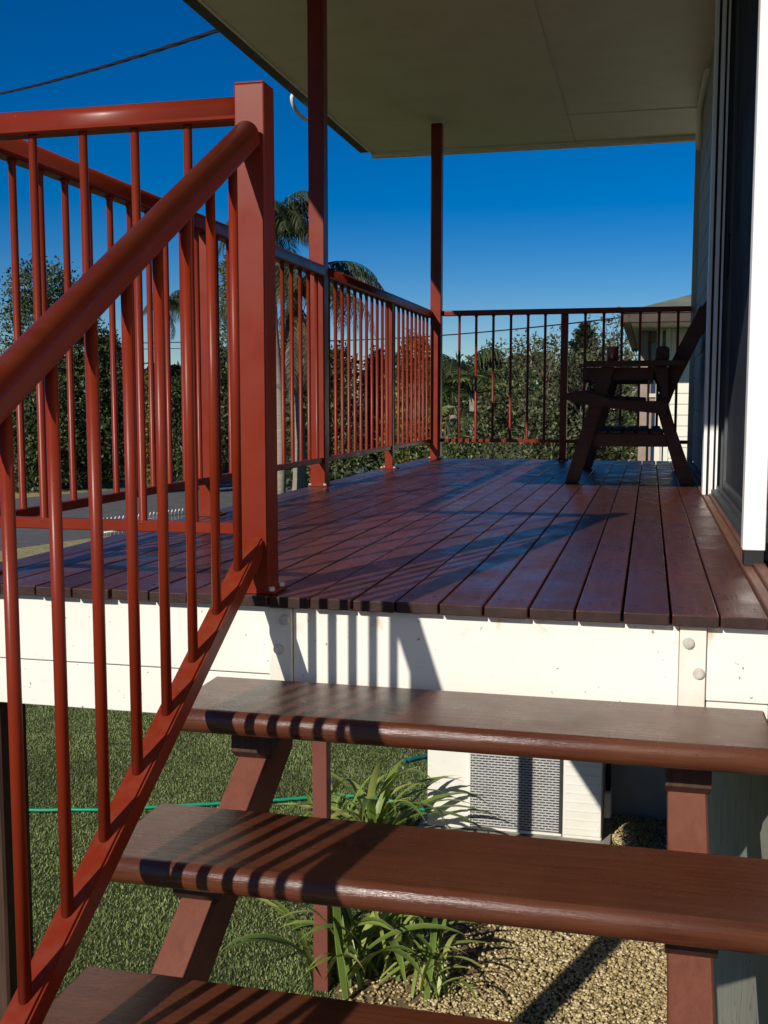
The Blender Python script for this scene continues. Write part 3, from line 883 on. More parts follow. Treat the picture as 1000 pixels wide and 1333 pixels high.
for x0, x1, z0, z1 in ((-0.53, -0.45, 0.444, 0.452), (-0.435, -0.355, 0.448, 0.428), (-0.34, -0.26, 0.426, 0.420), (-0.245, -0.165, 0.419, 0.416)):
    slat("seat_slat", x0, z0, x1, z1, 0.022)
for i in range(4):
    a = (-0.075 + i * 0.047, 0.49 + i * 0.105); b = (a[0] + 0.036, a[1] + 0.080)
    slat("back_slat", a[0] + 0.006, a[1], b[0] + 0.006, b[1], 0.020, 3.53, 4.68)
for i in range(5):
    slat("shelf_slat", -0.405 + i * 0.068, 0.2525, -0.352 + i * 0.068, 0.2525, 0.016, 3.49, 4.72)
slat("apron", -0.452, 0.522, -0.452, 0.590, 0.028, 3.49, 4.72)
slat("apron", -0.130, 0.522, -0.130, 0.590, 0.028, 3.49, 4.72)
slat("side_board", -0.452, 0.522, -0.125, 0.522, 0.065, 4.73, 4.775)
slat("side_board", -0.452, 0.522, -0.125, 0.522, 0.065, 3.485, 3.50)

# ------------------------------------------------------------------ air conditioner under the deck
ax0, ax1, ay, az0, az1 = -1.600, -0.392, 5.10, G + 0.05, -1.72
ac = thing("air_conditioner", "cream outdoor air conditioner with mesh grille on the ground under the deck", "air conditioner", ((ax0 + ax1) / 2, ay, G))
BOX("pad", (ax0 - 0.06, ay - 0.04, G), (ax1 + 0.06, ay + 0.50, G + 0.0495), 'concrete', ac, 0.005)
BOX("body", (ax0, ay, az0), (ax1, ay + 0.42, az1), 'ac', ac, 0.012, 3)
gx0, gx1, gz0, gz1 = -1.290, -0.680, G + 0.085, az1 - 0.10
BOX("condenser_panel", (gx0, ay - 0.006, gz0), (gx1, ay + 0.004, gz1), 'ac_dark', ac, 0.0)
for nm, a, b in (("grille_frame", (gx0 - 0.018, gz0 - 0.016), (gx1 + 0.018, gz0)), ("grille_frame", (gx0 - 0.018, gz1), (gx1 + 0.018, gz1 + 0.016)),
                 ("grille_frame", (gx0 - 0.018, gz0 + .0005), (gx0, gz1 - .0005)), ("grille_frame", (gx1, gz0 + .0005), (gx1 + 0.018, gz1 - .0005))):
    BOX(nm, (a[0], ay - 0.022, a[1]), (b[0], ay - 0.001, b[1]), 'ac' if a[0] < gx1 else 'ac_dark', ac, 0.002)
bm = bmesh.new()
z = gz0 + 0.012
row = 0
while z < gz1 - 0.005:
    box(bm, (gx0 + .0005, ay - 0.018, z), (gx1 - .0005, ay - 0.011, z + 0.0078), 0.0)
    xo = 0.0 if row % 2 else 0.022
    x = gx0 + xo + 0.01
    while x < gx1 - 0.012:
        box(bm, (x, ay - 0.0165, z + 0.0080), (x + 0.0065, ay - 0.0125, z + 0.0183), 0.0)
        x += 0.044
    z += 0.0185; row += 1
tag(obj("grille_mesh", bm, 'ac_grille', ac), kind='stuff')
BOX("service_panel", (-0.655, ay - 0.010, az0 + 0.03), (ax1 - 0.006, ay - 0.0005, az1 - 0.03), 'ac', ac, 0.004, 2)
for i in range(12):
    zz = az0 + 0.075 + i * 0.062
    BOX("rib", (-0.640, ay - 0.0135, zz), (ax1 - 0.02, ay - 0.0105, zz + 0.012), 'ac', ac, 0.0012)
bm = bmesh.new(); box(bm, (ax1 + 0.001, ay + 0.14, G + 0.16), (ax1 + 0.055, ay + 0.28, G + 0.345), 0.018, 3)
obj("valve_cover", bm, 'ac', ac)
TUBE("pipe", [(ax1 + 0.03, ay + 0.2, G + 0.345), (ax1 + 0.03, ay + 0.2, G + 0.6), (ax1 + 0.03, ay + 0.3, G + 1.4), (ax1 + 0.03, ay + 0.5, -0.3)], 0.018, 'black_seal', ac, 10)

# ------------------------------------------------------------------ hoses
def wob(pts, n=8, amp=0.004, seed=1, z=0.012):
    r = random.Random(seed); out = []
    for (a, b) in zip(pts, pts[1:]):
        for i in range(n):
            t_ = i / n
            out.append((a[0] + (b[0] - a[0]) * t_ + r.uniform(-amp, amp) * .4, a[1] + (b[1] - a[1]) * t_ + r.uniform(-amp, amp), G + z + 0.02 + r.uniform(0, 0.004)))
    out.append((pts[-1][0], pts[-1][1], G + z + 0.02))
    return out
tag(TUBE("garden_hose", wob([(-6.6, 4.3), (-4.62, 4.72), (-4.0, 4.87), (-2.81, 5.36), (-2.45, 5.54), (-2.208, 5.60), (-1.95, 5.55), (-1.70, 5.44), (-1.45, 5.02)], 8), 0.0125, 'hose', None, 10),
    "thin bright green garden hose lying across the lawn", "hose")
tag(TUBE("garden_hose", wob([(-2.07, 6.47), (-2.05, 6.50), (-1.90, 6.66), (-1.70, 6.8)], 8, 0.004, 5), 0.016, 'hose_blue', None, 10),
    "short dark teal hose piece on the grass left of the air conditioner", "hose")

# ------------------------------------------------------------------ strap leaf plants
def strap_leaf(L, w, arch, droop, seed):
    r = random.Random(seed)
    n = 10
    V, F, UV = [], [], []
    x = z = 0.0; ang = arch
    side = r.uniform(-0.25, 0.25); yy = 0.0
    for i in range(n + 1):
        t_ = i / n
        ww = w * (0.55 + 0.9 * math.sin(math.pi * min(1, t_ * 0.92 + 0.12)) ** 0.8) * (1.0 if t_ < 0.75 else max(0.03, (1 - t_) / 0.25)) * 0.6
        V += [(x, yy - ww, z + ww * 0.35), (x, yy, z), (x, yy + ww, z + ww * 0.35)]
        UV += [(0.0, t_), (0.5, t_), (1.0, t_)]
        x += math.cos(ang) * L / n; z += math.sin(ang) * L / n; yy += side * L / n * t_
        ang -= droop / n * (0.4 + 1.4 * t_)
    for i in range(n):
        a = i * 3
        F += [(a, a + 3, a + 4, a + 1), (a + 1, a + 4, a + 5, a + 2)]
    me = bpy.data.meshes.new("leaf"); me.from_pydata(V, [], F)
    uv = me.uv_layers.new(name="UVMap")
    for p in me.polygons:
        p.use_smooth = True
        for li in p.loop_indices:
            uv.data[li].uv = UV[me.loops[li].vertex_index]
    me.materials.append(M['strap_leaf'])
    return me
LEAVES = [strap_leaf(0.80, 0.023, R(a), R(d), i) for i, (a, d) in enumerate([(80, 70), (72, 105), (64, 110), (55, 95), (75, 130), (46, 80), (84, 50), (60, 140), (38, 70), (68, 85)])]
def strap_plant(label, x, y, n, size, seed, group="strap leaved plants in the gravel bed", spread=0.14):
    p = thing("strap_leaf_plant", label, "plant", (x, y, G), group)
    r = random.Random(seed)
    for i in range(n):
        o = bpy.data.objects.new("leaf", LEAVES[r.randrange(len(LEAVES))]); COL.objects.link(o)
        o.parent = p
        o.location = (r.gauss(0, spread * .6), r.gauss(0, spread * .6), r.uniform(0.0, 0.03))
        s = size * r.uniform(0.6, 1.15)
        o.scale = (s, s * r.uniform(0.9, 1.35), s)
        o.rotation_euler = (r.uniform(-.18, .18), r.uniform(-.2, .12), r.uniform(0, 2 * math.pi))
    return p
strap_plant("clump of arching green strap leaves in front of the air conditioner grille", -1.92, 4.72, 40, 1.16, 11, spread=0.11)
strap_plant("clump of strap leaves at the lawn edge left of the air conditioner plant", -2.22, 4.80, 20, 0.72, 12, spread=0.10)
strap_plant("wide clump of drooping strap leaves right of the thin red post foot", -1.42, 3.22, 44, 0.86, 13, spread=0.16)
strap_plant("sparse clump of strap leaves wrapping the thin red post foot", -1.66, 3.06, 36, 0.98, 14, spread=0.15)
strap_plant("small young strap leaf plant nearest the bottom tread in view", -1.16, 3.02, 16, 0.55, 15, spread=0.09)

# ------------------------------------------------------------------ foliage builders
def leaf_cloud(lobes, n, ll, lw, seed, shell=0.55, up=0.35, droop=0.0):
    """lobes: (cx,cy,cz,rx,ry,rz); returns verts for n diamond leaves"""
    g = np.random.default_rng(seed)
    lb = np.array(lobes, float)
    vol = (lb[:, 3] * lb[:, 4] * lb[:, 5]) ** 0.75
    idx = g.choice(len(lb), n, p=vol / vol.sum())
    L = lb[idx]
    d = g.normal(size=(n, 3)); d /= np.linalg.norm(d, axis=1)[:, None]
    r = shell + (1 - shell) * g.random(n) ** 0.7
    r *= 1 + 0.16 * np.sin(d[:, 0] * 7 + idx) * np.sin(d[:, 2] * 6 + idx * 1.7) + 0.10 * g.normal(size=n)
    P = L[:, :3] + d * L[:, 3:] * r[:, None]
    # leaf axes
    a = g.normal(size=(n, 3)) + d * 0.7; a[:, 2] -= droop; a /= np.linalg.norm(a, axis=1)[:, None]
    nn = d * 0.8 + g.normal(size=(n, 3)) * 0.7; nn[:, 2] += up
    b = np.cross(nn, a); b /= np.linalg.norm(b, axis=1)[:, None]
    l_ = ll * g.uniform(.6, 1.3, n)[:, None]; w_ = lw * g.uniform(.6, 1.3, n)[:, None]
    V = np.stack([P - a * l_ * .5, P + b * w_ * .5 - a * l_ * .05, P + a * l_ * .5, P - b * w_ * .5 - a * l_ * .05], 1)
    return V.reshape(-1, 3)

def scr(px_, y, Y):
    """world point on the depth plane Y seen at photo pixel (px_, y): used to place far things on real depths"""
    f = 1423.7; c = Vector((-.1427, -2.2157, .4162)); yaw, pit = .2374, -.1007
    fw = Vector((-math.sin(yaw) * math.cos(pit), math.cos(yaw) * math.cos(pit), math.sin(pit)))
    rt = Vector((math.cos(yaw), math.sin(yaw), 0)); up = rt.cross(fw)
    d = fw + rt * ((px_ - 500) / f) + up * ((666.5 - y) / f)
    return c + d * ((Y - c.y) / d.y)

LM = {
 'dark': leaf_mat("leaf_dark_green", (0.024, 0.040, 0.013), (0.060, 0.088, 0.028), (0.13, 0.155, 0.06)),
 'mid': leaf_mat("leaf_mid_green", (0.038, 0.062, 0.017), (0.088, 0.120, 0.036), (0.18, 0.20, 0.08)),
 'olive': leaf_mat("leaf_grey_olive", (0.048, 0.060, 0.024), (0.105, 0.120, 0.050), (0.21, 0.22, 0.11)),
 'yellow': leaf_mat("leaf_yellow_green", (0.09, 0.08, 0.012), (0.24, 0.19, 0.03), (0.36, 0.29, 0.06)),
 'rust': leaf_mat("leaf_rust_orange", (0.13, 0.072, 0.012), (0.31, 0.17, 0.026), (0.42, 0.27, 0.06)),
 'brown': leaf_mat("leaf_dull_brown", (0.026, 0.022, 0.011), (0.055, 0.042, 0.020), (0.10, 0.08, 0.04)),
 'pine': leaf_mat("leaf_pine", (0.014, 0.024, 0.012), (0.032, 0.046, 0.022), (0.06, 0.075, 0.04)),
 'palm': leaf_mat("leaf_palm", (0.028, 0.045, 0.014), (0.065, 0.085, 0.028), (0.13, 0.14, 0.05)),
 'fan': leaf_mat("leaf_fan_palm", (0.035, 0.06, 0.016), (0.08, 0.115, 0.03), (0.17, 0.20, 0.07)),
 'dry': leaf_mat("leaf_dry_frond", (0.10, 0.08, 0.045), (0.21, 0.17, 0.09), (0.30, 0.25, 0.15)),
}

def limb(bm, p0, p1, r0, r1, seed, n=5, bend=0.12):
    r = random.Random(seed)
    p0 = Vector(p0); p1 = Vector(p1); ln = (p1 - p0).length
    pts = []
    for i in range(n + 1):
        t_ = i / n
        w = math.sin(t_ * math.pi) * bend * ln
        pts.append(p0.lerp(p1, t_) + Vector((r.uniform(-1, 1), r.uniform(-1, 1), r.uniform(-.4, .4))) * w * .6)
    tube(bm, pts, [r0 + (r1 - r0) * i / n for i in range(n + 1)], 7)

def tree(name, label, cat, pxl, ytop, Y, half_px, mat, n, ll, lw, seed, nl=9, ybot=None, base_z=G, group=None, trunk_r=0.12, shell=0.5, droop=0.0):
    """broadleaf tree or shrub standing at depth Y; silhouette size from the photograph's pixels at that depth"""
    r = random.Random(seed)
    c = scr(pxl, ytop, Y); top = c.z; x = c.x
    hw = abs(scr(pxl + half_px, ytop, Y).x - x)
    zb = base_z + 0.1 if ybot is None else scr(pxl, ybot, Y).z
    t = thing(name, label, cat, (x, Y, base_z), group)
    H = top - zb
    lobes = []
    for i in range(nl):
        fz = (i + 0.5) / nl
        prof = math.sin(math.pi * (0.18 + 0.72 * fz)) ** 0.7
        rr = hw * r.uniform(0.38, 0.58)
        off = max(0.0, hw * prof - rr * 0.8)
        a = r.uniform(0, 2 * math.pi)
        rz = min(H * 0.30, rr * r.uniform(0.7, 1.0))
        lobes.append((x + math.cos(a) * off, Y + math.sin(a) * off * 0.8, zb + rz * .6 + (H - rz * 1.5) * fz, rr, rr, rz))
    lobes.append((x, Y, top - H * 0.14, hw * 0.45, hw * 0.45, H * 0.14))
    lobes.append((x, Y, zb + H * 0.45, hw * 0.75, hw * 0.7, H * 0.42))
    V = leaf_cloud(lobes, n, ll, lw, seed, shell, droop=droop)
    np_mesh("crown", V, np.arange(len(V)).reshape(-1, 4), None, mat, t)
    bm = bmesh.new()
    limb(bm, (x, Y, base_z), (x + r.uniform(-.2, .2), Y, zb + H * .55), trunk_r, trunk_r * .55, seed)
    for lo in lobes[:min(nl, 7)]:
        limb(bm, (x, Y, zb + (lo[2] - zb) * .35), lo[:3], trunk_r * .45, trunk_r * .12, seed + int(lo[2] * 100))
    obj("trunk", bm, 'bark', t)
    return t

# street side, seen through the left railing
tree("street_tree", "big dark leafy tree at the far left beyond the road", "tree", 55, 335, 31.5, 100, LM['dark'], 26000, 0.17, 0.075, 21, 14, 655, trunk_r=0.22)
tree("hedge_shrub", "dark green shrub under the big left tree across the road", "shrub", 20, 470, 30.5, 85, LM['mid'], 10000, 0.14, 0.06, 22, 7)
tree("hedge_shrub", "dense dark shrub between the big left tree and the yellow bush", "shrub", 120, 462, 33, 55, LM['dark'], 11000, 0.14, 0.06, 23, 8)
tree("street_tree", "bluish dark tree between the big left tree and the small distant palm", "tree", 138, 428, 37, 40, LM['dark'], 11000, 0.17, 0.07, 41, 9, trunk_r=0.15)
tree("yellow_bush", "yellow green bush standing beside the road verge", "shrub", 190, 478, 31, 27, LM['yellow'], 6500, 0.11, 0.05, 24, 7)
tree("hedge_shrub", "low dark shrub right of the yellow bush", "shrub", 232, 486, 34, 32, LM['dark'], 7000, 0.14, 0.06, 25, 6)
tree("street_tree", "mid green tree behind the newel post beyond the road", "tree", 305, 318, 33, 52, LM['mid'], 13000, 0.15, 0.06, 26, 9)
tree("hedge_shrub", "dark shrub in front of the newel side tree", "shrub", 275, 440, 32, 40, LM['dark'], 8000, 0.14, 0.06, 27, 7)
# behind the long railing
tree("hedge_shrub", "dark shrub at the foot of the tall drooping palm", "shrub", 395, 500, 26.5, 45, LM['dark'], 5200, 0.16, 0.07, 28, 7)
tree("hedge_shrub", "deep green shrub right of the palm trunk", "shrub", 442, 446, 25.8, 42, LM['mid'], 9000, 0.12, 0.055, 29, 8)
tree("brown_tree", "dull brown leaved tree between the palm and the orange tree", "tree", 492, 448, 28, 30, LM['brown'], 6500, 0.12, 0.06, 30, 7)
tree("orange_tree", "rust orange leaved tree behind the far end of the long railing", "tree", 540, 428, 27, 52, LM['rust'], 12000, 0.11, 0.05, 31, 9)
tree("hedge_shrub", "low green shrub below the rust orange tree", "shrub", 525, 556, 20, 75, LM['mid'], 6000, 0.11, 0.05, 32, 7)
# behind the far railing
tree("garden_tree", "broad olive green tree in the middle beyond the far railing", "tree", 668, 462, 19, 62, LM['olive'], 9000, 0.10, 0.045, 33, 10)
tree("garden_tree", "darker tree with two bumps of crown left of the broad olive tree", "tree", 638, 452, 23, 38, LM['dark'], 5200, 0.13, 0.06, 34, 8)
tree("garden_shrub", "grey olive shrub close behind the far railing centre", "shrub", 700, 498, 15.5, 78, LM['olive'], 9500, 0.085, 0.035, 35, 9, droop=.3)
tree("garden_shrub", "dense shrub under the fan palms behind the far corner post", "shrub", 605, 545, 15, 62, LM['mid'], 7000, 0.085, 0.038, 36, 8)
tree("garden_shrub", "pale grey green shrub below the conifer", "shrub", 778, 520, 17, 50, LM['olive'], 6000, 0.09, 0.04, 37, 8, droop=.3)
tree("garden_shrub", "leafy olive shrub seen under the bench armrest", "shrub", 832, 508, 22, 28, LM['mid'], 3000, 0.11, 0.05, 38, 6)
tree("garden_tree", "small round distant tree above the bench armrest", "tree", 815, 455, 48, 17, LM['mid'], 1800, 0.26, 0.12, 39, 6)
tree("garden_shrub", "low dry shrub hugging the foot of the far railing", "shrub", 655, 568, 10.5, 85, LM['olive'], 7500, 0.055, 0.024, 40, 8, droop=.4)

# wispy branching tree
def wispy(label, pxl, ytop, Y, half, seed):
    c = scr(pxl, ytop, Y); x = c.x
    t = thing("bare_tree", label, "tree", (x, Y, G))
    r = random.Random(seed); bm = bmesh.new(); tips = []
    hw = abs(scr(pxl + half, ytop, Y).x - x)
    def grow(p, d, ln, rad, lev):
        q = p + d * ln
        limb(bm, p, q, rad, rad * .6, r.randrange(9999), 3, 0.08)
        tips.append(q)
        if lev == 0: return
        for _ in range(3):
            nd = (d + Vector((r.uniform(-.8, .8), r.uniform(-.6, .6), r.uniform(-.2, .5)))).normalized()
            grow(q, nd, ln * r.uniform(.6, .82), rad * .6, lev - 1)
    grow(Vector((x, Y, G)), Vector((0.05, 0, 1)), (c.z - G) * .36, 0.06, 4)
    obj("trunk", bm, 'bark', t)
    lob = [(q.x, q.y, q.z, .22, .22, .18) for q in tips[8:]]
    V = leaf_cloud(lob, 1500, 0.11, 0.045, seed, 0.2)
    np_mesh("crown", V, np.arange(len(V)).reshape(-1, 4), None, LM['olive'], t)
wispy("wispy tree with thin bare twigs beside the dark conifer", 738, 432, 21, 40, 51)
wispy("thin twiggy tree right of the dark conifer", 788, 440, 24, 30, 52)

# conifer
def conifer(label, pxl, ytop, Y, half, seed):
    c = scr(pxl, ytop, Y); x = c.x; top = c.z
    hw = abs(scr(pxl + half, ytop, Y).x - x)
    t = thing("conifer_tree", label, "tree", (x, Y, G))
    g = np.random.default_rng(seed); r = random.Random(seed)
    V = []
    H = top - G
    for k in range(26):
        fz = k / 25
        z = G + H * 0.12 + (H * 0.87) * fz
        rad = hw * (1 - fz) ** 0.72 * (1.0 + 0.12 * math.sin(k * 2.4)) + 0.12
        nb = 11 if fz < .8 else 7
        for j in range(nb):
            a = 2 * math.pi * j / nb + k * 0.7 + r.uniform(-.2, .2)
            L = rad * r.uniform(.75, 1.12)
            m = int(26 + L * 26)
            s = g.random(m) ** 0.8
            cx = x + np.cos(a) * L * s; cy = Y + np.sin(a) * L * s; cz = z + 0.22 * L * s ** 2 - 0.10 * L * s
            P = np.stack([cx, cy, cz], 1) + g.normal(size=(m, 3)) * [0.05, 0.05, 0.07]
            d = np.stack([np.cos(a) + g.normal(size=m) * .5, np.sin(a) + g.normal(size=m) * .5, 0.5 + g.normal(size=m) * .5], 1)
            d /= np.linalg.norm(d, axis=1)[:, None]
            b = np.cross(d, g.normal(size=(m, 3))); b /= np.linalg.norm(b, axis=1)[:, None]
            l_ = 0.26; w_ = 0.07
            V.append(np.stack([P - d * l_ * .5, P + b * w_ * .5, P + d * l_ * .5, P - b * w_ * .5], 1).reshape(-1, 3))
    V = np.concatenate(V)
    np_mesh("crown", V, np.arange(len(V)).reshape(-1, 4), None, LM['pine'], t)
    bm = bmesh.new(); limb(bm, (x, Y, G), (x, Y, top - 0.2), 0.2, 0.02, seed, 6, 0.005); obj("trunk", bm, 'bark', t)
conifer("dark narrow tiered conifer rising behind the far railing", 762, 424, 34, 78, 61)

# feather palms
def frond_mesh(L, droop, seed, leaflet=0.5, w=0.026, arch=1.0, mat=None, hang=0.75):
    r = random.Random(seed)
    n = 34
    pts = []; ang = arch; p = Vector((0, 0, 0))
    for i in range(n + 1):
        pts.append(p.copy()); p = p + Vector((math.cos(ang), 0, math.sin(ang))) * L / n
        ang -= droop / n * (0.5 + i / n)
    V, F = [], []
    for i in range(n):                         # rachis as a thin three sided rod
        pass
    for i in range(2, n + 1):
        t_ = i / n
        d = (pts[i] - pts[i - 1]).normalized()
        ll = leaflet * math.sin(math.pi * (0.12 + 0.80 * t_)) ** 0.7
        for s in (-1, 1):
            for q in range(2):
                base = pts[i - 1].lerp(pts[i], q * .5)
                out = (d * r.uniform(.35, .6) + Vector((0, s, 0)) * r.uniform(.75, 1.0) + Vector((0, 0, -hang * r.uniform(.5, 1.4) + .12))).normalized()
                mid = base + out * ll * .55
                tip = base + out * ll + Vector((0, 0, -hang * ll * r.uniform(.3, .75)))
                sd = d * w * .5
                k = len(V)
                V += [base - sd * .5, base + sd * .5, mid + sd, tip, mid - sd]
                F += [(k, k + 1, k + 2, k + 4), (k + 4, k + 2, k + 3, k + 3)]
    F2 = [f if len(set(f)) == 4 else tuple(dict.fromkeys(f)) for f in F]
    me = bpy.data.meshes.new("frond")
    k = len(V)
    for i, q in enumerate(pts):
        rr = 0.028 * (1 - i / n) + 0.006
        V += [q + Vector((0, rr, 0)), q + Vector((0, -rr, 0)), q + Vector((0, 0, -rr))]
    for i in range(n):
        for j in range(3):
            a = k + i * 3 + j; b = k + i * 3 + (j + 1) % 3
            F2.append((a, b, b + 3, a + 3))
    me.from_pydata([tuple(v) for v in V], [], F2)
    me.materials.append(mat or LM['palm'])
    return me

def palm(name, label, x, Y, ztop, L, nf, seed, trunk_r=0.14, dry=4, group=None, arch0=1.25, base=G):
    t = thing(name, label, "palm tree", (x, Y, base), group)
    r = random.Random(seed)
    bm = bmesh.new()
    pts = [(x + 0.10 * math.sin(i * .5), Y, base + (ztop - base) * i / 12) for i in range(13)]
    rad = [trunk_r * (1.25 - .3 * i / 12) * (1 + .05 * (i % 2)) for i in range(13)]
    tube(bm, pts, rad, 12); obj("trunk", bm, 'palm_bark', t)
    k_ = arch0 / 1.25
    meshes = [frond_mesh(L, R(135), seed + 1, arch=R(66) * k_), frond_mesh(L, R(150), seed + 2, arch=R(52) * k_), frond_mesh(L * .95, R(115), seed + 3, arch=R(22) * k_), frond_mesh(L * .85, R(115), seed + 4, arch=R(82) * k_)]
    dm = frond_mesh(L * .85, R(60), seed + 5, arch=R(-35), mat=LM['dry'])
    for i in range(nf):
        k = (3, 0, 0, 1, 1, 2, 2)[i % 7]
        o = bpy.data.objects.new("frond", meshes[k]); COL.objects.link(o); o.parent = t
        o.location = (pts[-1][0] - x, 0, ztop - base - r.uniform(0, .15))
        o.rotation_euler = (0, r.uniform(-.1, .1), i * 2.399 + r.uniform(-.2, .2)); s = r.uniform(.85, 1.1); o.scale = (s, s, s)
    for i in range(dry):
        o = bpy.data.objects.new("frond", dm); COL.objects.link(o); o.parent = t
        o['label'] = "dry brown hanging frond"
        o.location = (pts[-1][0] - x, 0, ztop - base - .25)
        o.rotation_euler = (0, r.uniform(0.2, .6), i * 2 * math.pi / dry + r.uniform(-.4, .4))
    return t
p = scr(358, 286, 24)
palm("feather_palm", "taller feathery palm rising behind the newel post", p.x, 24, p.z - 0.2, 1.75, 24, 71, 0.12, 6)
p = scr(384, 366, 25)
palm("feather_palm", "shorter palm with long hanging fronds and pale trunk beside the roof post", p.x, 25, p.z - 0.2, 2.9, 26, 72, 0.15, 12, None, 0.85)
p = scr(218, 392, 48)
palm("feather_palm", "distant small palm standing against the sky left of the newel post", p.x, 48, p.z - .2, 1.7, 14, 73, 0.13, 2)
p = scr(214, 470, 36)
palm("spiky_palm", "spiky low palm above the yellow bush", p.x, 36, p.z - .5, 1.2, 16, 74, 0.12, 2)
p = scr(600, 478, 20)
palm("feather_palm", "leafy palm close to the far corner post beyond the railing", p.x, 20, p.z - .3, 1.5, 16, 75, 0.10, 2)
p = scr(686, 470, 30)
palm("feather_palm", "small palm head peeping over the broad olive tree", p.x, 30, p.z - .1, 0.9, 12, 76, 0.08, 0)

# fan palm with bright leaves
def fan_mesh(seed, Rr=0.55):
    r = random.Random(seed); V, F = [], []
    n = 18
    for i in range(n):
        a = R(-110 + 220 * i / (n - 1)); L = Rr * r.uniform(.85, 1.05)
        d = Vector((math.cos(a), math.sin(a), 0)); s = Vector((-d.y, d.x, 0)) * 0.030
        k = len(V)
        z1 = 0.03 * (i % 2)
        V += [d * .04 - s * .3, d * .04 + s * .3, d * L * .6 + s + Vector((0, 0, z1)), d * L + Vector((0, 0, -.12 * L)), d * L * .6 - s + Vector((0, 0, -z1))]
        F += [(k, k + 1, k + 2, k + 4), (k + 4, k + 2, k + 3)]
    me = bpy.data.meshes.new("fan_leaf"); me.from_pydata([tuple(v) for v in V], [], F); me.materials.append(LM['fan']); return me
FANS = [fan_mesh(s) for s in range(4)]
def fan_palm(label, pxl, yp, Y, n, size, seed):
    p = scr(pxl, yp, Y); r = random.Random(seed)
    t = thing("fan_palm", label, "palm tree", (p.x, Y, G), "fan palms behind the far corner post")
    TUBE("trunk", [(p.x, Y, G), (p.x + .03, Y, G + (p.z - G) * .6), (p.x, Y, p.z)], [.10, .08, .07], 'palm_bark', t, 10)
    for i in range(n):
        a = i * 2.399; el = R(r.uniform(-25, 75)); ln = size * r.uniform(.7, 1.0)
        d = Vector((math.cos(a) * math.cos(el), math.sin(a) * math.cos(el), math.sin(el)))
        bm = bmesh.new()
        o = bpy.data.objects.new("fan_leaf", FANS[i % 4]); COL.objects.link(o); o.parent = t
        o.location = Vector((0, 0, p.z - G)) + d * ln
        q = d.to_track_quat('X', 'Z'); o.rotation_euler = (q @ Matrix.Rotation(r.uniform(.2, .9), 3, 'Y').to_quaternion()).to_euler()
        s = size * r.uniform(.9, 1.3); o.scale = (s, s, s)
        st_ = TUBE("stalk", [(p.x, Y, p.z), tuple(Vector((p.x, Y, p.z)) + d * ln * 1.02)], .010, LM['fan'], t, 6)
fan_palm("bright green fan palm with open spread leaves near the corner post", 616, 512, 17, 9, 0.5, 81)
fan_palm("second fan palm with lower leaves hard by the corner post", 590, 540, 16, 8, 0.5, 82)

# a far wood closing the horizon
def far_wood():
    g = np.random.default_rng(9); lob = []
    for i in range(150):
        a = R(-62 + 110 * i / 149); d = g.uniform(70, 95)
        h = g.uniform(4.2, 6.6)
        lob.append((math.sin(a) * d - 12, math.cos(a) * d, G + h * .5, g.uniform(2.5, 4.5), g.uniform(2.5, 4.5), h * .55))
    V = leaf_cloud(lob, 42000, 0.75, 0.38, 9, 0.55)
    o = np_mesh("distant_woods", V, np.arange(len(V)).reshape(-1, 4), None, LM['dark'])
    tag(o, "far belt of dark trees closing the horizon", "woods", None, 'stuff')
far_wood()

# ------------------------------------------------------------------ picket edging, parked car, wires
pk = thing("picket_fence", "tiny white picket edging beside the road verge", "fence", (-11.9, 20.8, G))
bm = bmesh.new()
prism(bm, [(-0.03, 0), (0.03, 0), (0.03, 0.36), (0, 0.42), (-0.03, 0.36)], 1, -0.01, 0.01)
pk_me = bpy.data.meshes.new("picket"); bm.to_mesh(pk_me); bm.free(); pk_me.materials.append(M['picket'])
for i in range(22):
    o = obj("picket", pk_me, None, pk, tuple(Vector((-12.02, 20.05, G)) + rd * (0.125 * i)))
    o.rotation_euler = (0, 0, math.atan2(rd.y, rd.x))
for zz in (0.1, 0.27):
    a = Vector((-12.02, 20.05, G + zz)) + Vector((0.03, -0.01, 0)); b = a + rd * 2.7
    TUBE("rail", [a, b], 0.018, 'picket', pk, 6)

car = thing("parked_car", "small white car parked across the road behind the railing", "car", (0, 0, 0))
cp = scr(300, 606, 40)
def car_build(cx, cy):
    car.location = (cx, cy, G); car['_w'] = (cx, cy, G)
    a = math.atan2(rd.y, rd.x)
    def place(o):
        o.matrix_parent_inverse = Matrix.Identity(4); o.location = (0, 0, 0); return o
    car.rotation_euler = (0, 0, a)
    body = [(-2.1, .35), (-2.15, .7), (-1.95, .92), (-1.2, .98), (-0.55, 1.42), (0.75, 1.45), (1.45, 1.0), (2.05, .9), (2.15, .55), (2.1, .32)]
    bm = bmesh.new(); prism(bm, body, 1, -.85, .85); bmesh.ops.bevel(bm, geom=bm.edges[:], offset=.06, segments=2, affect='EDGES')
    place(obj("body", bm, M['frame_white'], car))
    for s in (-1, 1):
        bm = bmesh.new(); prism(bm, [(-1.02, 1.0), (-.5, 1.36), (.68, 1.38), (1.25, 1.0)], 1, s * .845, s * .858); place(obj("window", bm, M['nb_glass'], car))
        for xx in (-1.35, 1.35):
            bm = bmesh.new()
            bmesh.ops.create_cone(bm, cap_ends=True, segments=20, radius1=.32, radius2=.32, depth=.2, matrix=Matrix.Translation((xx, s * .80, .32)) @ Matrix.Rotation(math.pi / 2, 4, 'X'))
            w = place(obj("wheel", bm, M['black_seal'], car))
car_build(cp.x, cp.y)

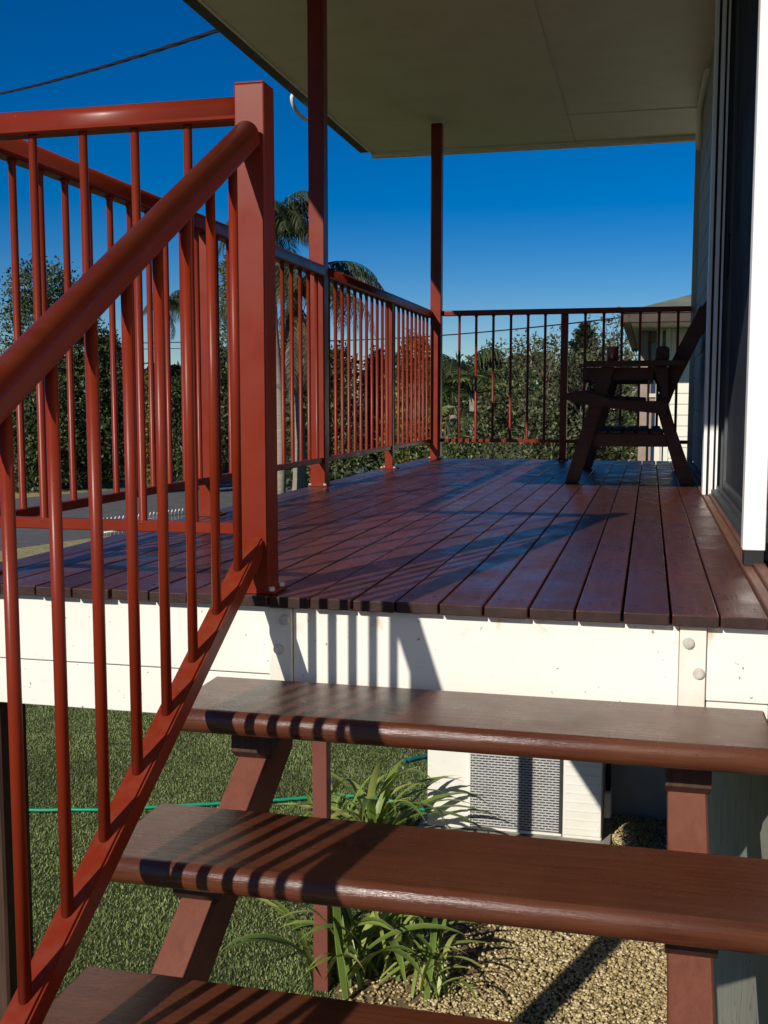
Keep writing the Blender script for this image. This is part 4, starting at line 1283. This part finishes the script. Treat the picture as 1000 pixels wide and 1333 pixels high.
def sag(a, b, s, n=14):
    a = Vector(a); b = Vector(b)
    return [a.lerp(b, i / n) - Vector((0, 0, 4 * s * (i / n) * (1 - i / n))) for i in range(n + 1)]
a = scr(-90, 136, 16); b = Vector((-2.2, 4.2, 2.62))
b = scr(300, 34, 6.0)
bm = bmesh.new()
ctr = sag(a, b, 0.10, 60)
for ph in (0, math.pi * 2 / 3, math.pi * 4 / 3):          # three twisted conductors
    tube(bm, [c + Vector((0.009 * math.cos(i * 1.0 + ph), 0, 0.009 * math.sin(i * 1.0 + ph))) for i, c in enumerate(ctr)], 0.0105, 6)
tag(obj("service_cable", bm, 'cable'), "thick twisted black service cable running from the sky to the roof edge", "cable")
def wire(label, p0, p1, r=0.018, s=0.15):
    tag(TUBE("power_line", sag(p0, p1, s, 16), r, 'cable', None, 6), label, "power line", "thin power lines beyond the deck")
wire("thin power line slanting up across the far railing to the neighbour roof", scr(380, 444, 34), scr(940, 396, 22), 0.018, 0.2)
wire("thin level power line crossing left of the newel post", scr(-60, 447, 52), scr(420, 441, 52), 0.028, 0.1)
wire("second thin level power line just below the first", scr(-60, 455, 52), scr(420, 449, 52), 0.022, 0.1)
wire("thin power line right of the dark conifer", scr(790, 462, 36), scr(870, 462, 36), 0.02, 0.02)

# ------------------------------------------------------------------ neighbour house
NY = 14.6
nb = thing("neighbour_house", "cream weatherboard neighbour house with green grey roof beyond the bench", "house", (0.8, NY + 3, G))
wx0 = scr(872, 500, NY).x; wx1 = 3.2
zb, zt = scr(872, 597, NY).z - 0.15, 1.49
z = zb
while z < zt - 0.02:
    bm = bmesh.new()
    z1 = min(z + 0.158, zt)
    prism(bm, [(NY, z), (NY - 0.022, z), (NY - 0.006, z1), (NY, z1)], 0, wx0, wx1)
    obj("wall_board", bm, 'cream_board', nb)
    z += 0.160
ex0 = scr(832, 500, NY).x
BOX("base_wall", (scr(830, 590, NY).x, NY - 0.03, G), (wx1, NY + 0.1, zb - 0.002), 'cream_board', nb, 0.004)
BOX("wall_core", (wx0 + 0.005, NY + 0.001, zb), (wx1, NY + 0.2, zt), 'cream_board', nb, 0.0)
BOX("corner_board", (wx0 - 0.07, NY - 0.03, zb), (wx0 - 0.002, NY + 0.2, zt), 'cream_board', nb, 0.004)
BOX("side_wall", (ex0, NY + 0.6, zb), (ex0 + 0.12, NY + 7, zt), 'nb_brown', nb, 0.004)
BOX("recess_wall", (ex0 + 0.125, NY + 0.7, zb), (wx0, NY + 0.8, zt), 'nb_brown', nb, 0.004)
w = BOX("window", (ex0 + 0.17, NY + 0.68, zb + 1.12), (wx0 - 0.03, NY + 0.695, zt - 0.18), 'nb_glass', nb, 0.0)
BOX("frame", (ex0 + 0.15, NY + 0.665, zb + 1.06), (wx0 - 0.01, NY + 0.679, zb + 1.118), 'nb_soffit', w, 0.002)
w = BOX("door", (ex0 + 0.19, NY + 0.68, zb + 0.02), (wx0 - 0.06, NY + 0.695, zb + 0.98), 'nb_glass', nb, 0.0)
BOX("frame", (ex0 + 0.33, NY + 0.665, zb + 0.02), (ex0 + 0.36, NY + 0.679, zb + 0.98), 'nb_soffit', w, 0.002)
BOX("post", (wx0 - 0.20, NY - 0.02, zb), (wx0 - 0.12, NY + 0.06, zt), 'cream_board', nb, 0.004)
rx0 = scr(819, 405, NY - 1.3).x
zs = scr(819, 424, NY - .7).z
BOX("soffit", (rx0 + 0.03, NY - 1.30, zt + 0.002), (wx1 + .5, NY + 7.5, zt + 0.02), 'nb_soffit', nb, 0.0)
BOX("gutter", (rx0 - 0.02, NY - 1.42, zt - 0.01), (wx1 + .5, NY - 1.305, zt + 0.115), 'gutter', nb, 0.01)
BOX("gutter", (rx0 - 0.09, NY - 1.42, zt - 0.012), (rx0 + 0.025, NY + 7.5, zt + 0.11), 'gutter', nb, 0.01)
bm = bmesh.new()
z0 = zt + 0.13
pp = [(rx0 - .1, NY - 1.45, z0), (wx1 + .6, NY - 1.45, z0), (wx1 + .6, NY + 7.6, z0), (rx0 - .1, NY + 7.6, z0), (rx0 + 3.2, NY + 2.7, z0 + 1.15), (wx1 + .6, NY + 2.7, z0 + 1.15)]
vv = [bm.verts.new(q) for q in pp]
for f in ((0, 1, 5, 4), (1, 2, 5), (2, 3, 4, 5), (3, 0, 4), (3, 2, 1, 0)):
    bm.faces.new([vv[i] for i in f])
bmesh.ops.recalc_face_normals(bm, faces=bm.faces[:])
obj("roof", bm, 'nb_roof', nb)

fh = thing("distant_house", "tiny far house with grey roof glimpsed under the bench armrest", "house", (0, 0, 0))
c = scr(818, 520, 60)
fh.location = (c.x, 60, G); fh['_w'] = (c.x, 60, G)
BOX("wall", (c.x - 2.0, 59.0, G), (c.x + 2.0, 63, c.z - .3), 'cream_board', fh, 0.0)
bm = bmesh.new()
prism(bm, [(58.6, c.z - .3), (63.4, c.z - .3), (61, c.z + .7)], 0, c.x - 2.3, c.x + 2.3)
obj("roof", bm, 'roof', fh)

for o in bpy.data.objects:
    if '_w' in o: del o['_w']
